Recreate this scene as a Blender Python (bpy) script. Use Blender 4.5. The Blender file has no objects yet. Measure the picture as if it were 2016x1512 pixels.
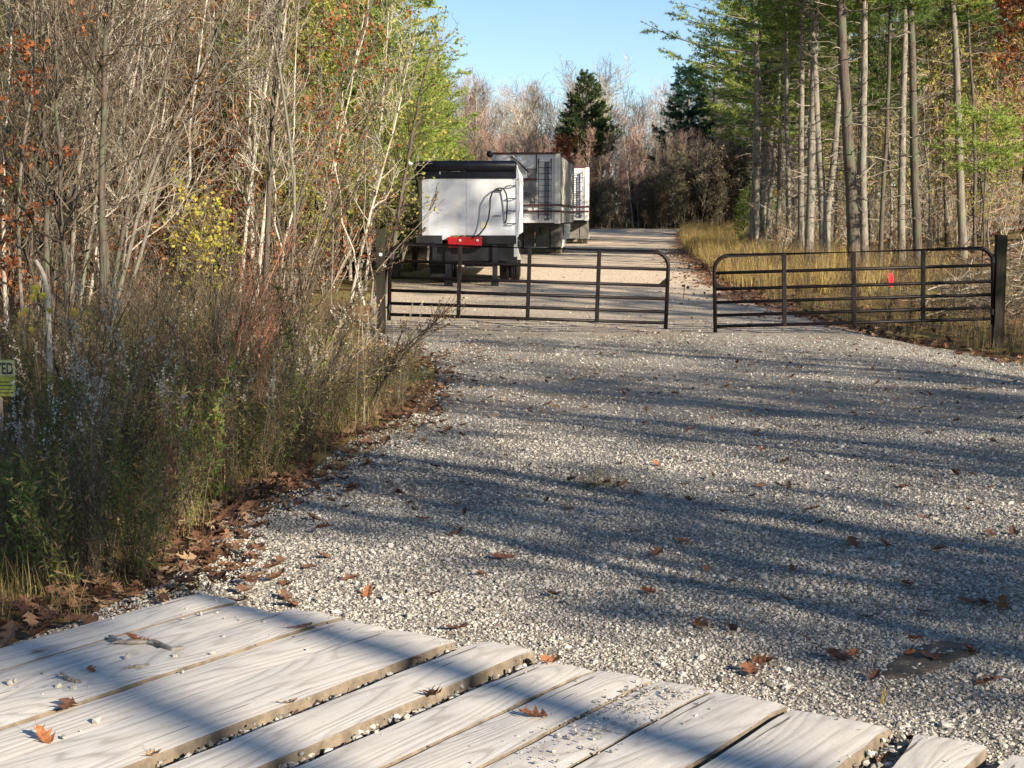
import bpy, math, random
import numpy as np
from mathutils import Vector, Matrix

# ------------------------------------------------------------------ camera, light, exposure
sc = bpy.context.scene
COL = sc.collection
FPX = 3030.0                       # focal length in pixels of the 2016 px wide photograph
PITCH = math.atan(329 / FPX)
CAMH = 1.6
cd = bpy.data.cameras.new('camera'); cam = bpy.data.objects.new('camera', cd); COL.objects.link(cam)
cd.sensor_width = 36; cd.lens = FPX / 2016 * 36; cd.clip_end = 2000; cd.clip_start = 0.05
cam.location = (0, 0, CAMH); cam.rotation_euler = (math.pi / 2 - PITCH, 0, 0)
sc.camera = cam
SUN_EL = math.radians(22.0)
SUN_AZ = math.radians(137.0)       # clockwise from +Y: behind the camera to the right
w = bpy.data.worlds.new('World'); sc.world = w; w.use_nodes = True
nt = w.node_tree; bg = nt.nodes['Background']
sky = nt.nodes.new('ShaderNodeTexSky'); sky.sky_type = 'NISHITA'; sky.sun_disc = False
sky.sun_elevation = SUN_EL; sky.sun_rotation = SUN_AZ
sky.air_density = 0.8; sky.dust_density = 0.15; sky.ozone_density = 2.5
nt.links.new(sky.outputs[0], bg.inputs[0]); bg.inputs[1].default_value = 0.075
sd = bpy.data.lights.new('sun', 'SUN'); sun = bpy.data.objects.new('sun', sd); COL.objects.link(sun)
sd.energy = 5.0; sd.angle = math.radians(0.55); sd.color = (1.0, 0.87, 0.70)
SUNDIR = Vector((math.sin(SUN_AZ) * math.cos(SUN_EL), math.cos(SUN_AZ) * math.cos(SUN_EL), math.sin(SUN_EL)))
sun.rotation_euler = (-SUNDIR).to_track_quat('-Z', 'Y').to_euler()
sc.view_settings.view_transform = 'Standard'; sc.view_settings.look = 'None'
sc.view_settings.exposure = 1.12; sc.view_settings.gamma = 1.0
sc.cycles.max_bounces = 6; sc.cycles.diffuse_bounces = 3; sc.cycles.transparent_max_bounces = 6
sc.cycles.use_denoising = True

RNG = np.random.default_rng(7)
random.seed(7)

# ------------------------------------------------------------------ terrain
def sstep(a, b, x):
    t = np.clip((np.asarray(x, float) - a) / (b - a), 0, 1); return t * t * (3 - 2 * t)
PD = np.array([-60, -5, 5, 6.5, 10, 14, 20, 27, 32, 37, 42, 60, 81, 95, 105, 125, 400])
PZ = np.array([-.3, -.1, -.07, -.07, -.15, -.25, -.38, -.44, -.27, -.09, .05, .1, .17, .45, .85, 1.2, 2.5])
RL = (np.array([-10, 4.5, 6.8, 8.8, 11.4, 14, 18, 21, 27, 34, 40, 50, 60, 81, 104]),
      np.array([-2.6, -2.2, -1.40, -1.5, -1.25, -.8, -.9, -1.1, -2.5, -3.2, -3.2, -2.3, -1.2, .4, 2.2]))
RR = (np.array([-10, 4.5, 15, 22, 25, 27, 29, 33, 38, 50, 65, 81, 104]),
      np.array([7, 7.5, 9, 9, 7.9, 7.1, 6.2, 5.5, 5.3, 6.3, 7.4, 9.0, 11.4]))
def left_edge(y): return np.interp(y, *RL)
def right_edge(y): return np.interp(y, *RR)
def wob(x, y, s=1.0, seed=0):
    x = np.asarray(x, float) * s; y = np.asarray(y, float) * s
    return (np.sin(x * 1.3 + 1.7 * seed + np.sin(y * .9 + seed)) + np.sin(y * 1.7 - x * .6 + 2.1 * seed) + .6 * np.sin(x * 3.1 + y * 2.3 + seed)) / 2.6
def on_road(x, y):
    l = left_edge(y); r = right_edge(y)
    return sstep(-.1, .35, np.minimum(x - l, r - x)) * sstep(106, 103.5, y)
def gz(x, y):
    x = np.asarray(x, float); y = np.asarray(y, float)
    z = np.interp(y, PD, PZ)
    z = (z + np.interp(y - 1.5, PD, PZ) + np.interp(y + 1.5, PD, PZ)) / 3
    z = np.where(y < 8, np.interp(y, PD, PZ), z)
    z = z - .30 * sstep(5.2, 8.2, x) * sstep(12, 22, y) * sstep(40, 30, y)
    z = z + 1.25 * sstep(8, 19, x - (y - 45) * .08) * sstep(34, 60, y)
    off = 1 - on_road(x, y)
    z = z + off * (.06 * wob(x, y, 1.1, 1) + .05 * wob(x, y, .4, 2)) + .012 * wob(x, y, 1.6, 5)
    return z
def zr(x, y): return float(gz(x, y)) + 0.012
def ray(px, py):
    u = (px - 1008) / FPX; v = (py - 756) / FPX
    return u, math.cos(PITCH) - v * math.sin(PITCH), -math.sin(PITCH) - v * math.cos(PITCH)
def G(px, py, dz=0.0):             # where the sight line through a photo pixel meets the ground
    dx, dy, dzz = ray(px, py); t = 1.0
    lo, hi = 0.5, 400.0
    for _ in range(60):
        m = (lo + hi) / 2
        if CAMH + dzz * m > float(gz(dx * m, dy * m)) + dz: lo = m
        else: hi = m
    return dx * lo, dy * lo, CAMH + dzz * lo
def P(px, py, D):                  # point of the sight line at distance D
    dx, dy, dz = ray(px, py); t = D / dy
    return Vector((dx * t, D, CAMH + dz * t))

# ------------------------------------------------------------------ mesh building
class MB:
    def __init__(s): s.v = []; s.f = {}; s.n = 0
    def add(s, v, f, m=0):
        v = np.asarray(v, np.float32).reshape(-1, 3); f = np.asarray(f, np.int64)
        if len(f) == 0: return
        s.f.setdefault((f.shape[1], m), []).append(f + s.n); s.v.append(v); s.n += len(v)
    def merge(s, arr, R=None, t=(0, 0, 0), sc_=1.0, mo=0):
        v, fs = arr
        vv = v * sc_
        if R is not None: vv = vv @ R.T
        vv = vv + np.asarray(t, np.float32)
        for (k, m), f in fs.items(): s.f.setdefault((k, m + mo), []).append(f + s.n)
        s.v.append(vv.astype(np.float32)); s.n += len(v)
    def arrays(s): return np.concatenate(s.v), {k: np.concatenate(a) for k, a in s.f.items()}
    def mesh(s, name, mats, smooth=False):
        me = bpy.data.meshes.new(name)
        if not s.v: return me
        v, fs = s.arrays()
        me.vertices.add(len(v)); me.vertices.foreach_set('co', v.astype(np.float32).ravel())
        nl = sum(a.size for a in fs.values()); nf = sum(len(a) for a in fs.values())
        me.loops.add(nl); me.polygons.add(nf)
        li = np.concatenate([a.ravel() for a in fs.values()]).astype(np.int32)
        me.loops.foreach_set('vertex_index', li)
        tot = np.concatenate([np.full(len(a), a.shape[1]) for a in fs.values()])
        st = np.concatenate([[0], np.cumsum(tot)[:-1]]).astype(np.int32)
        me.polygons.foreach_set('loop_start', st)
        mi = np.concatenate([np.full(len(a), k[1]) for k, a in fs.items()]).astype(np.int32)
        me.polygons.foreach_set('material_index', mi)
        me.polygons.foreach_set('use_smooth', np.full(nf, bool(smooth)))
        for m in (mats if isinstance(mats, (list, tuple)) else [mats]): me.materials.append(m)
        me.update(calc_edges=True); me.validate()
        return me
    def obj(s, name, mats, parent=None, smooth=False, loc=None):
        o = bpy.data.objects.new(name, s.mesh(name, mats, smooth)); COL.objects.link(o)
        if parent is not None: o.parent = parent
        if loc is not None: o.location = loc
        return o
    # primitives
    def box(s, lo, hi, m=0):
        (a, b, c), (d, e, f) = lo, hi
        v = [(a, b, c), (d, b, c), (d, e, c), (a, e, c), (a, b, f), (d, b, f), (d, e, f), (a, e, f)]
        s.add(v, [(0, 3, 2, 1), (4, 5, 6, 7), (0, 1, 5, 4), (1, 2, 6, 5), (2, 3, 7, 6), (3, 0, 4, 7)], m); return s
    def bbox(s, lo, hi, bev=.01, m=0):          # box with bevelled long edges, via bmesh
        import bmesh
        bm = bmesh.new(); bmesh.ops.create_cube(bm, size=1)
        for q in bm.verts:
            q.co = Vector([(lo[i] + hi[i]) / 2 + q.co[i] * (hi[i] - lo[i]) for i in range(3)])
        bmesh.ops.bevel(bm, geom=bm.edges[:], offset=bev, segments=2, affect='EDGES', profile=.6)
        bmesh.ops.triangulate(bm, faces=bm.faces[:])
        bm.verts.index_update()
        s.add([q.co[:] for q in bm.verts], [[q.index for q in f.verts] for f in bm.faces], m); bm.free(); return s
    def hexa(s, v8, m=0):
        s.add(v8, [(0, 3, 2, 1), (4, 5, 6, 7), (0, 1, 5, 4), (1, 2, 6, 5), (2, 3, 7, 6), (3, 0, 4, 7)], m); return s
    def tube(s, pts, r, sides=10, m=0, cap=True):
        Pn = np.asarray(pts, float)[None]; Rn = np.full((1, Pn.shape[1]), r) if np.isscalar(r) else np.asarray(r, float)[None]
        s.tubes(Pn, Rn, sides, m)
        if cap:
            k = Pn.shape[1]; base = s.n - k * sides
            s.f.setdefault((sides, m), []).append(np.array([[base + i for i in range(sides)][::-1], [base + (k - 1) * sides + i for i in range(sides)]]))
        return s
    def tubes(s, Pn, Rn, sides=3, m=0):
        n, k = Pn.shape[:2]
        if n == 0: return
        T = np.empty_like(Pn); T[:, 1:-1] = Pn[:, 2:] - Pn[:, :-2]; T[:, 0] = Pn[:, 1] - Pn[:, 0]; T[:, -1] = Pn[:, -1] - Pn[:, -2]
        T /= np.linalg.norm(T, axis=2, keepdims=True) + 1e-9
        ref = np.where(np.abs(T[:, :1, 2:3]) > .8, np.array([[[1., 0, 0]]]), np.array([[[0, 0, 1.]]]))
        A = np.cross(T, np.broadcast_to(ref, T.shape)); A /= np.linalg.norm(A, axis=2, keepdims=True) + 1e-9
        B = np.cross(T, A)
        th = np.arange(sides) * 2 * math.pi / sides
        V = Pn[:, :, None] + Rn[:, :, None, None] * (A[:, :, None] * np.cos(th)[None, None, :, None] + B[:, :, None] * np.sin(th)[None, None, :, None])
        idx = np.arange(n * k * sides).reshape(n, k, sides)
        a = idx[:, :-1]; b = idx[:, 1:]; a2 = np.roll(a, -1, axis=2); b2 = np.roll(b, -1, axis=2)
        s.add(V.reshape(-1, 3), np.stack([a, a2, b2, b], -1).reshape(-1, 4), m)
    def lathe(s, prof, axis='x', centre=(0, 0, 0), seg=28, m=0):     # prof: (along, radius)
        th = np.arange(seg) * 2 * math.pi / seg; k = len(prof); V = []
        for a, r in prof:
            for t in th:
                c, d = r * math.cos(t), r * math.sin(t)
                V.append((a, c, d) if axis == 'x' else ((c, a, d) if axis == 'y' else (c, d, a)))
        V = np.array(V) + np.array(centre)
        idx = np.arange(k * seg).reshape(k, seg); a = idx[:-1]; b = idx[1:]
        s.add(V, np.stack([a, np.roll(a, -1, 1), np.roll(b, -1, 1), b], -1).reshape(-1, 4), m)
        return s

def unit(a): return a / (np.linalg.norm(a, axis=-1, keepdims=True) + 1e-9)

# ------------------------------------------------------------------ object bookkeeping
ORD = []
def tag(o, label=None, cat=None, group=None, kind=None):
    if label: o['label'] = label
    if cat: o['category'] = cat
    if group: o['group'] = group
    if kind: o['kind'] = kind
    return o
def empty(name, loc=(0, 0, 0), rz=0.0):
    o = bpy.data.objects.new(name, None); COL.objects.link(o); o.location = loc; o.rotation_euler = (0, 0, rz)
    o.empty_display_size = .2; return o
def link(name, me, parent=None):
    o = bpy.data.objects.new(name, me); COL.objects.link(o)
    if parent is not None: o.parent = parent
    return o
W1 = 'first second third fourth fifth sixth seventh eighth ninth tenth eleventh twelfth thirteenth fourteenth fifteenth sixteenth seventeenth eighteenth nineteenth'.split()
T1 = 'twentieth thirtieth fortieth fiftieth sixtieth seventieth eightieth ninetieth'.split(); T2 = 'twenty thirty forty fifty sixty seventy eighty ninety'.split()
def ordw(n):                       # n from 1
    if n >= 100: return 'hundredth' if n == 100 else 'hundred-and-' + ordw(n - 100)
    if n < 20: return W1[n - 1]
    if n % 10 == 0: return T1[n // 10 - 2]
    return T2[n // 10 - 2] + '-' + W1[n % 10 - 1]
def ordinal_labels(objs, text):    # text has {} for the ordinal; counted left to right as the camera sees the bases
    for i, o in enumerate(sorted(objs, key=lambda o: o.location.x / max(o.location.y, .1))): o['label'] = text.format(ordw(i + 1))

# ------------------------------------------------------------------ materials
def new_mat(name, rough=.7, spec=.3):
    m = bpy.data.materials.new(name); m.use_nodes = True; n = m.node_tree
    b = n.nodes['Principled BSDF']; b.inputs['Roughness'].default_value = rough; b.inputs['Specular IOR Level'].default_value = spec
    return m, n, b
def N(n, t, **kw):
    x = n.nodes.new(t)
    for k, v in kw.items():
        if k in x.inputs: x.inputs[k].default_value = v
        else: setattr(x, k, v)
    return x
def ramp(n, stops, interp='LINEAR'):
    r = n.nodes.new('ShaderNodeValToRGB'); r.color_ramp.interpolation = interp
    e = r.color_ramp.elements
    while len(e) < len(stops): e.new(.5)
    for i, (p, c) in enumerate(stops): e[i].position = p; e[i].color = (*c, 1)
    return r
def mixc(n, a, b, fac, mode='MIX'):
    x = n.nodes.new('ShaderNodeMix'); x.data_type = 'RGBA'; x.blend_type = mode
    for s_, i in ((fac, 0), (a, 6), (b, 7)):
        if hasattr(s_, 'is_output'): n.links.new(s_, x.inputs[i])
        elif isinstance(s_, (int, float)): x.inputs[i].default_value = s_
        else: x.inputs[i].default_value = (*s_, 1)
    return x.outputs[2]
def coords(n, scale=(1, 1, 1), kind='Object'):
    if kind == 'World':
        g = n.nodes.new('ShaderNodeNewGeometry'); out = g.outputs['Position']
    else:
        t = n.nodes.new('ShaderNodeTexCoord'); out = t.outputs[kind]
    mp = n.nodes.new('ShaderNodeMapping'); mp.inputs['Scale'].default_value = scale
    n.links.new(out, mp.inputs[0]); return mp.outputs[0]
def noise(n, co, scale, detail=4, rough=.6):
    x = N(n, 'ShaderNodeTexNoise', Scale=scale, Detail=detail, Roughness=rough); n.links.new(co, x.inputs['Vector']); return x.outputs['Fac']
def bump(n, b, h, strength=.4, dist=.01):
    x = N(n, 'ShaderNodeBump', Strength=strength, Distance=dist); n.links.new(h, x.inputs['Height']); n.links.new(x.outputs[0], b.inputs['Normal']); return x
def leaf_mat(name, stops, trans=.35, rough=.6):
    m, n, b = new_mat(name, rough, .25)
    g = n.nodes.new('ShaderNodeNewGeometry'); r = ramp(n, stops); n.links.new(g.outputs['Random Per Island'], r.inputs[0])
    n.links.new(r.outputs[0], b.inputs['Base Color'])
    if trans > 0:
        t = n.nodes.new('ShaderNodeBsdfTranslucent'); n.links.new(r.outputs[0], t.inputs[0])
        mx = n.nodes.new('ShaderNodeMixShader'); mx.inputs[0].default_value = trans
        n.links.new(b.outputs[0], mx.inputs[1]); n.links.new(t.outputs[0], mx.inputs[2])
        n.links.new(mx.outputs[0], n.nodes['Material Output'].inputs[0])
    return m
def twig_mat(name, stops): return leaf_mat(name, stops, 0, .8)
def bark_mat(name, c1, c2, c3=None, vs=2.5, hs=22, bstr=.6):
    m, n, b = new_mat(name, .9, .15)
    co = coords(n, (hs, hs, vs)); f = noise(n, co, 1.0, 5, .65); co2 = coords(n, (2, 2, 1.2)); f2 = noise(n, co2, 1.5, 3)
    r = ramp(n, [(.3, c1), (.65, c2)]); n.links.new(f, r.inputs[0]); out = r.outputs[0]
    if c3 is not None:
        r2 = ramp(n, [(.5, (0, 0, 0)), (.62, (1, 1, 1))]); n.links.new(f2, r2.inputs[0])
        out = mixc(n, out, c3, r2.outputs[0])
    n.links.new(out, b.inputs['Base Color']); bump(n, b, f, bstr, .02); return m
def plain(name, col, rough=.5, metal=0.0, var=.15, scale=6, spec=.4, dirt=None, dirtz=None):
    m, n, b = new_mat(name, rough, spec); b.inputs['Metallic'].default_value = metal
    co = coords(n); f = noise(n, co, scale, 5)
    r = ramp(n, [(.3, tuple(c * (1 - var) for c in col)), (.7, tuple(min(1, c * (1 + var)) for c in col))]); n.links.new(f, r.inputs[0]); out = r.outputs[0]
    if dirt:
        f2 = noise(n, coords(n, (1.2, 1.2, .5)), 2.2, 6, .7); r2 = ramp(n, [(.5, (0, 0, 0)), (.72, (1, 1, 1))]); n.links.new(f2, r2.inputs[0])
        out = mixc(n, out, dirt, r2.outputs[0])
    n.links.new(out, b.inputs['Base Color'])
    rr = ramp(n, [(.3, (rough * .8,) * 3), (.7, (min(1, rough * 1.2),) * 3)]); n.links.new(f, rr.inputs[0]); n.links.new(rr.outputs[0], b.inputs['Roughness'])
    return m

M = {}
M['needle'] = leaf_mat('pine_needles', [(0, (.06, .12, .03)), (.5, (.13, .22, .05)), (1, (.24, .34, .08))], .4)
M['needle_light'] = leaf_mat('young_pine_needles', [(0, (.15, .24, .05)), (.5, (.32, .42, .09)), (1, (.52, .58, .13))], .45)
M['needle_dark'] = leaf_mat('dark_needles', [(0, (.012, .045, .030)), (.6, (.028, .085, .050)), (1, (.05, .12, .06))], .25)
M['cedar'] = leaf_mat('cedar_foliage', [(0, (.03, .06, .025)), (.6, (.075, .12, .04)), (1, (.15, .19, .06))], .3)
M['leaf_olive'] = leaf_mat('olive_leaves', [(0, (.14, .18, .04)), (.4, (.34, .40, .08)), (.75, (.52, .49, .12)), (1, (.50, .34, .10))], .45)
M['leaf_gold'] = leaf_mat('gold_leaves', [(0, (.34, .16, .04)), (.4, (.50, .27, .06)), (.8, (.58, .38, .09)), (1, (.30, .09, .03))], .45)
M['leaf_rust'] = leaf_mat('rust_leaves', [(0, (.17, .045, .018)), (.5, (.36, .12, .04)), (1, (.50, .22, .09))], .4)
M['leaf_red'] = leaf_mat('red_leaves', [(0, (.20, .03, .015)), (.5, (.38, .07, .03)), (1, (.45, .18, .07))], .4)
M['leaf_yellow'] = leaf_mat('yellow_leaves', [(0, (.30, .32, .05)), (.6, (.52, .48, .08)), (1, (.60, .44, .10))], .45)
M['leaf_green'] = leaf_mat('green_leaves', [(0, (.08, .14, .03)), (.6, (.17, .27, .05)), (1, (.34, .38, .09))], .4)
M['herb'] = leaf_mat('herb_leaves', [(0, (.05, .07, .02)), (.3, (.12, .16, .035)), (.6, (.22, .23, .06)), (.8, (.27, .20, .09)), (1, (.34, .24, .13))], .35)
M['herb_brown'] = leaf_mat('dry_herb', [(0, (.06, .04, .022)), (.5, (.17, .115, .065)), (1, (.36, .28, .16))], .25)
M['fluff'] = leaf_mat('seed_fluff', [(0, (.38, .33, .25)), (1, (.62, .57, .47))], .3)
M['aster'] = leaf_mat('white_flower', [(0, (.6, .62, .6)), (1, (.8, .82, .8))], .2)
M['straw'] = leaf_mat('straw_grass', [(0, (.24, .17, .07)), (.5, (.46, .33, .12)), (.85, (.60, .45, .18)), (1, (.30, .30, .08))], .35)
M['grass'] = leaf_mat('green_grass', [(0, (.09, .08, .03)), (.4, (.20, .17, .06)), (.7, (.32, .25, .10)), (1, (.44, .33, .17))], .3)
M['litter'] = leaf_mat('leaf_litter', [(0, (.04, .022, .015)), (.4, (.11, .055, .033)), (.75, (.20, .105, .06)), (1, (.36, .25, .15))], .1, .7)
M['twig'] = twig_mat('twigs_tan', [(0, (.07, .056, .04)), (.6, (.16, .135, .10)), (1, (.36, .32, .25))])
M['twig_pale'] = twig_mat('twigs_pale', [(0, (.20, .17, .13)), (.6, (.38, .34, .27)), (1, (.56, .52, .43))])
M['twig_dark'] = twig_mat('twigs_dark', [(0, (.03, .024, .016)), (.6, (.085, .066, .045)), (1, (.20, .16, .11))])
M['twig_pink'] = twig_mat('twigs_pink', [(0, (.24, .13, .10)), (.6, (.42, .27, .21)), (1, (.54, .40, .33))])
M['twig_red'] = twig_mat('twigs_red', [(0, (.16, .05, .03)), (.6, (.34, .13, .07)), (1, (.5, .24, .14))])
M['bark_grey'] = bark_mat('bark_grey', (.09, .08, .068), (.25, .22, .185), (.17, .18, .12))
M['bark_dark'] = bark_mat('bark_dark', (.045, .036, .03), (.14, .115, .095), (.10, .11, .075))
M['bark_pine'] = bark_mat('bark_pine', (.06, .052, .044), (.30, .265, .22), (.19, .19, .15), 5, 16)
M['bark_birch'] = bark_mat('bark_birch', (.28, .25, .20), (.55, .51, .43), (.30, .24, .18), 14, 3, .25)

# ground
m, n, b = new_mat('forest_floor', .95, .1)
co = coords(n, kind='World'); f1 = noise(n, co, .35, 5); f2 = noise(n, co, 9, 6, .7); f3 = noise(n, co, 45, 3)
r = ramp(n, [(.25, (.05, .032, .02)), (.45, (.15, .085, .045)), (.6, (.27, .17, .09)), (.8, (.36, .26, .15))]); n.links.new(f2, r.inputs[0])
r2 = ramp(n, [(.45, (0, 0, 0)), (.65, (1, 1, 1))]); n.links.new(f1, r2.inputs[0])
r3 = ramp(n, [(.3, (.10, .10, .03)), (.7, (.28, .24, .09))]); n.links.new(f3, r3.inputs[0])
c = mixc(n, r.outputs[0], r3.outputs[0], r2.outputs[0]); n.links.new(c, b.inputs['Base Color']); bump(n, b, f2, .8, .05); M['floor'] = m

m, n, b = new_mat('gravel', .85, .25)
co = coords(n, kind='World')
vo = N(n, 'ShaderNodeTexVoronoi', Scale=52.0); n.links.new(co, vo.inputs['Vector'])
vo2 = N(n, 'ShaderNodeTexVoronoi', Scale=19.0); n.links.new(co, vo2.inputs['Vector'])
sep = n.nodes.new('ShaderNodeSeparateColor'); n.links.new(vo.outputs['Color'], sep.inputs[0])
sep2 = n.nodes.new('ShaderNodeSeparateColor'); n.links.new(vo2.outputs['Color'], sep2.inputs[0])
rg = ramp(n, [(0, (.12, .105, .09)), (.35, (.30, .275, .24)), (.7, (.46, .43, .375)), (1, (.66, .62, .54))]); n.links.new(sep.outputs[0], rg.inputs[0])
rg2 = ramp(n, [(0, (.15, .14, .12)), (.5, (.38, .35, .30)), (1, (.50, .47, .42))]); n.links.new(sep2.outputs[1], rg2.inputs[0])
c = mixc(n, rg.outputs[0], rg2.outputs[0], .35)
fp = noise(n, co, .55, 5, .65); fq = noise(n, coords(n, (1.0, .35, 1), 'World'), 1.6, 5, .7)
rp = ramp(n, [(.52, (0, 0, 0)), (.72, (.75, .75, .75))]); n.links.new(fq, rp.inputs[0])
c = mixc(n, c, (.30, .22, .14), rp.outputs[0])
rp2 = ramp(n, [(.35, (.72, .70, .68)), (.65, (1, 1, 1))]); n.links.new(fp, rp2.inputs[0])
c = mixc(n, c, rp2.outputs[0], 1.0, 'MULTIPLY')
fm = noise(n, co, 14, 6, .8); rm_ = ramp(n, [(.32, (.5, .48, .46)), (.5, (.95, .95, .95)), (.7, (1.25, 1.22, 1.15))]); n.links.new(fm, rm_.inputs[0]); c = mixc(n, c, rm_.outputs[0], .8, 'MULTIPLY')
# warm sunlit tan put into the colour farther along the lane and rusty soil on the right verge
sx = n.nodes.new('ShaderNodeSeparateXYZ'); n.links.new(co, sx.inputs[0])
mr = N(n, 'ShaderNodeMapRange'); mr.inputs[1].default_value = 24; mr.inputs[2].default_value = 40; n.links.new(sx.outputs[1], mr.inputs[0])
mm = N(n, 'ShaderNodeMath', operation='MULTIPLY'); n.links.new(mr.outputs[0], mm.inputs[0]); mm.inputs[1].default_value = 1.0
fs = noise(n, co, 11, 8, .8); rs = ramp(n, [(.25, (.46, .35, .24)), (.5, (.70, .57, .42)), (.7, (.80, .68, .52))]); n.links.new(fs, rs.inputs[0])
c = mixc(n, c, rs.outputs[0], mm.outputs[0])
n.links.new(c, b.inputs['Base Color'])
bm_ = N(n, 'ShaderNodeMath', operation='MULTIPLY_ADD'); n.links.new(fm, bm_.inputs[0]); bm_.inputs[1].default_value = 3.0; n.links.new(vo.outputs['Distance'], bm_.inputs[2]); bump(n, b, bm_.outputs[0], .9, .014); M['gravel'] = m
M['stone'] = leaf_mat('gravel_stones', [(0, (.15, .135, .115)), (.3, (.29, .27, .235)), (.6, (.39, .37, .325)), (.9, (.48, .455, .405)), (1, (.60, .57, .51))], 0, .85)
M['dirt'] = plain('rusty_dirt', (.33, .17, .09), .95, 0, .35, 9)
M['mud'] = plain('dark_mud', (.085, .07, .05), .85, 0, .45, 22)

# ------------------------------------------------------------------ the setting: ground and lane
ys = np.concatenate([np.linspace(-45, 3, 34), np.linspace(3.5, 16, 80), np.linspace(16.3, 60, 130), np.linspace(60.6, 130, 90), np.geomspace(132, 700, 24)])
xs = np.concatenate([-np.geomspace(420, 14, 20), np.linspace(-13.5, 22, 190), np.geomspace(23, 420, 20)])
X, Y = np.meshgrid(xs, ys); Z = gz(X, Y) - .09 * on_road(X, Y)
g = MB(); idx = np.arange(X.size).reshape(X.shape)
g.add(np.stack([X, Y, Z], -1).reshape(-1, 3), np.stack([idx[:-1, :-1], idx[:-1, 1:], idx[1:, 1:], idx[1:, :-1]], -1).reshape(-1, 4))
tag(g.obj('ground', M['floor'], smooth=True), kind='structure')
ys = np.concatenate([np.linspace(-12, 3, 20), np.linspace(3.2, 16, 110), np.linspace(16.3, 60, 140), np.linspace(60.6, 104.4, 60)])
us = np.linspace(0, 1, 90)
lw = left_edge(ys) + .10 * wob(ys, ys * 0, 2.3, 3) ; rw = right_edge(ys) + .15 * wob(ys, ys * 0, 1.7, 4)
X = lw[:, None] + (rw - lw)[:, None] * us[None]; Y = np.repeat(ys[:, None], len(us), 1)
Z = gz(X, Y) + .012; Z[:, 0] -= .12; Z[:, -1] -= .12; Z[-1] -= .1
g = MB(); idx = np.arange(X.size).reshape(X.shape)
g.add(np.stack([X, Y, Z], -1).reshape(-1, 3), np.stack([idx[:-1, :-1], idx[:-1, 1:], idx[1:, 1:], idx[1:, :-1]], -1).reshape(-1, 4))
tag(g.obj('gravel_road', M['gravel'], smooth=True), kind='structure')

# loose stones on the near part of the lane
t = (1 + 5 ** .5) / 2
ICO = unit(np.array([(-1, t, 0), (1, t, 0), (-1, -t, 0), (1, -t, 0), (0, -1, t), (0, 1, t), (0, -1, -t), (0, 1, -t), (t, 0, -1), (t, 0, 1), (-t, 0, -1), (-t, 0, 1)]))
ICF = np.array([(0, 11, 5), (0, 5, 1), (0, 1, 7), (0, 7, 10), (0, 10, 11), (1, 5, 9), (5, 11, 4), (11, 10, 2), (10, 7, 6), (7, 1, 8), (3, 9, 4), (3, 4, 2), (3, 2, 6), (3, 6, 8), (3, 8, 9), (4, 9, 5), (2, 4, 11), (6, 2, 10), (8, 6, 7), (9, 8, 1)])
def pebbles(mb, pos, size, rng, m=0):
    n = len(pos); V = ICO[None] * rng.uniform(.65, 1.25, (n, 12, 1)) * rng.uniform(.6, 1.3, (n, 1, 3)) * size[:, None, None]
    a = rng.uniform(0, 6.28, n); c, s_ = np.cos(a), np.sin(a)
    V = np.stack([V[..., 0] * c[:, None] - V[..., 1] * s_[:, None], V[..., 0] * s_[:, None] + V[..., 1] * c[:, None], V[..., 2] * .75], -1) + pos[:, None]
    mb.add(V.reshape(-1, 3), (ICF[None] + (np.arange(n) * 12)[:, None, None]).reshape(-1, 3), m)
DE0 = np.array([-1.34, 6.46]); DS = np.array([.827, -.562]); DG = np.array([-.562, -.827])   # far left corner of the deck, along its end, along its planks
def deck_sg(x, y):
    d0 = x - DE0[0]; d1 = y - DE0[1]; return d0 * DS[0] + d1 * DS[1], d0 * DG[0] + d1 * DG[1]
rng = np.random.default_rng(11)
mb = MB()
for (d0, d1, dens, smin, smax) in ((4.2, 6.5, 6500, .0025, .008), (6.5, 9, 4200, .003, .0095), (9, 14, 1300, .004, .011), (14, 26, 200, .005, .014), (26, 46, 22, .008, .017)):
    wmax = d1 * .36 + .6; n_ = int((d1 - d0) * 2 * wmax * dens)
    x = rng.uniform(-wmax, wmax, n_); y = rng.uniform(d0, d1, n_)
    s_, gg = deck_sg(x, y)
    ok = (x > left_edge(y) - .15) & (x < right_edge(y) - .1) & ((gg < -.0) | (s_ < -.02))
    x, y = x[ok], y[ok]; sz = rng.uniform(smin, smax, len(x)) * (.75 + .6 * rng.random(len(x)) ** 3) * np.where(rng.random(len(x)) < .03, 2.0, 1)
    pebbles(mb, np.stack([x, y, gz(x, y) + .012 + sz * .3], -1), sz, rng)
tag(mb.obj('gravel', M['stone']), 'loose crushed stone on the near part of the lane', 'gravel', kind='stuff')

# dirt patch at lower right and rusty soil strip on the far right verge
def patch(name, poly_px, mat, label, cat, dz=.018):
    pts = [G(px, py) for px, py in poly_px]; c = np.mean([(p[0], p[1]) for p in pts], 0)
    g_ = MB(); V = [(c[0], c[1], zr(*c) + dz + .012)]; F = []
    rings = 5; nn = len(pts)
    for k in range(1, rings + 1):
        for p in pts:
            q = c + (np.array(p[:2]) - c) * k / rings; V.append((q[0], q[1], zr(*q) + (dz if k < rings else -.01) + .008 * random.random()))
    for i in range(nn): F.append((0, 1 + i, 1 + (i + 1) % nn, 1 + (i + 1) % nn))
    g_.add(V, [(f[0], f[1], f[2]) for f in F])
    g_.f[(4, 0)] = [np.array([(1 + k * nn + i, 1 + (k + 1) * nn + i, 1 + (k + 1) * nn + (i + 1) % nn, 1 + k * nn + (i + 1) % nn) for k in range(rings - 1) for i in range(nn)])]
    return tag(g_.obj(name, mat, smooth=True), kind='structure')
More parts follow.
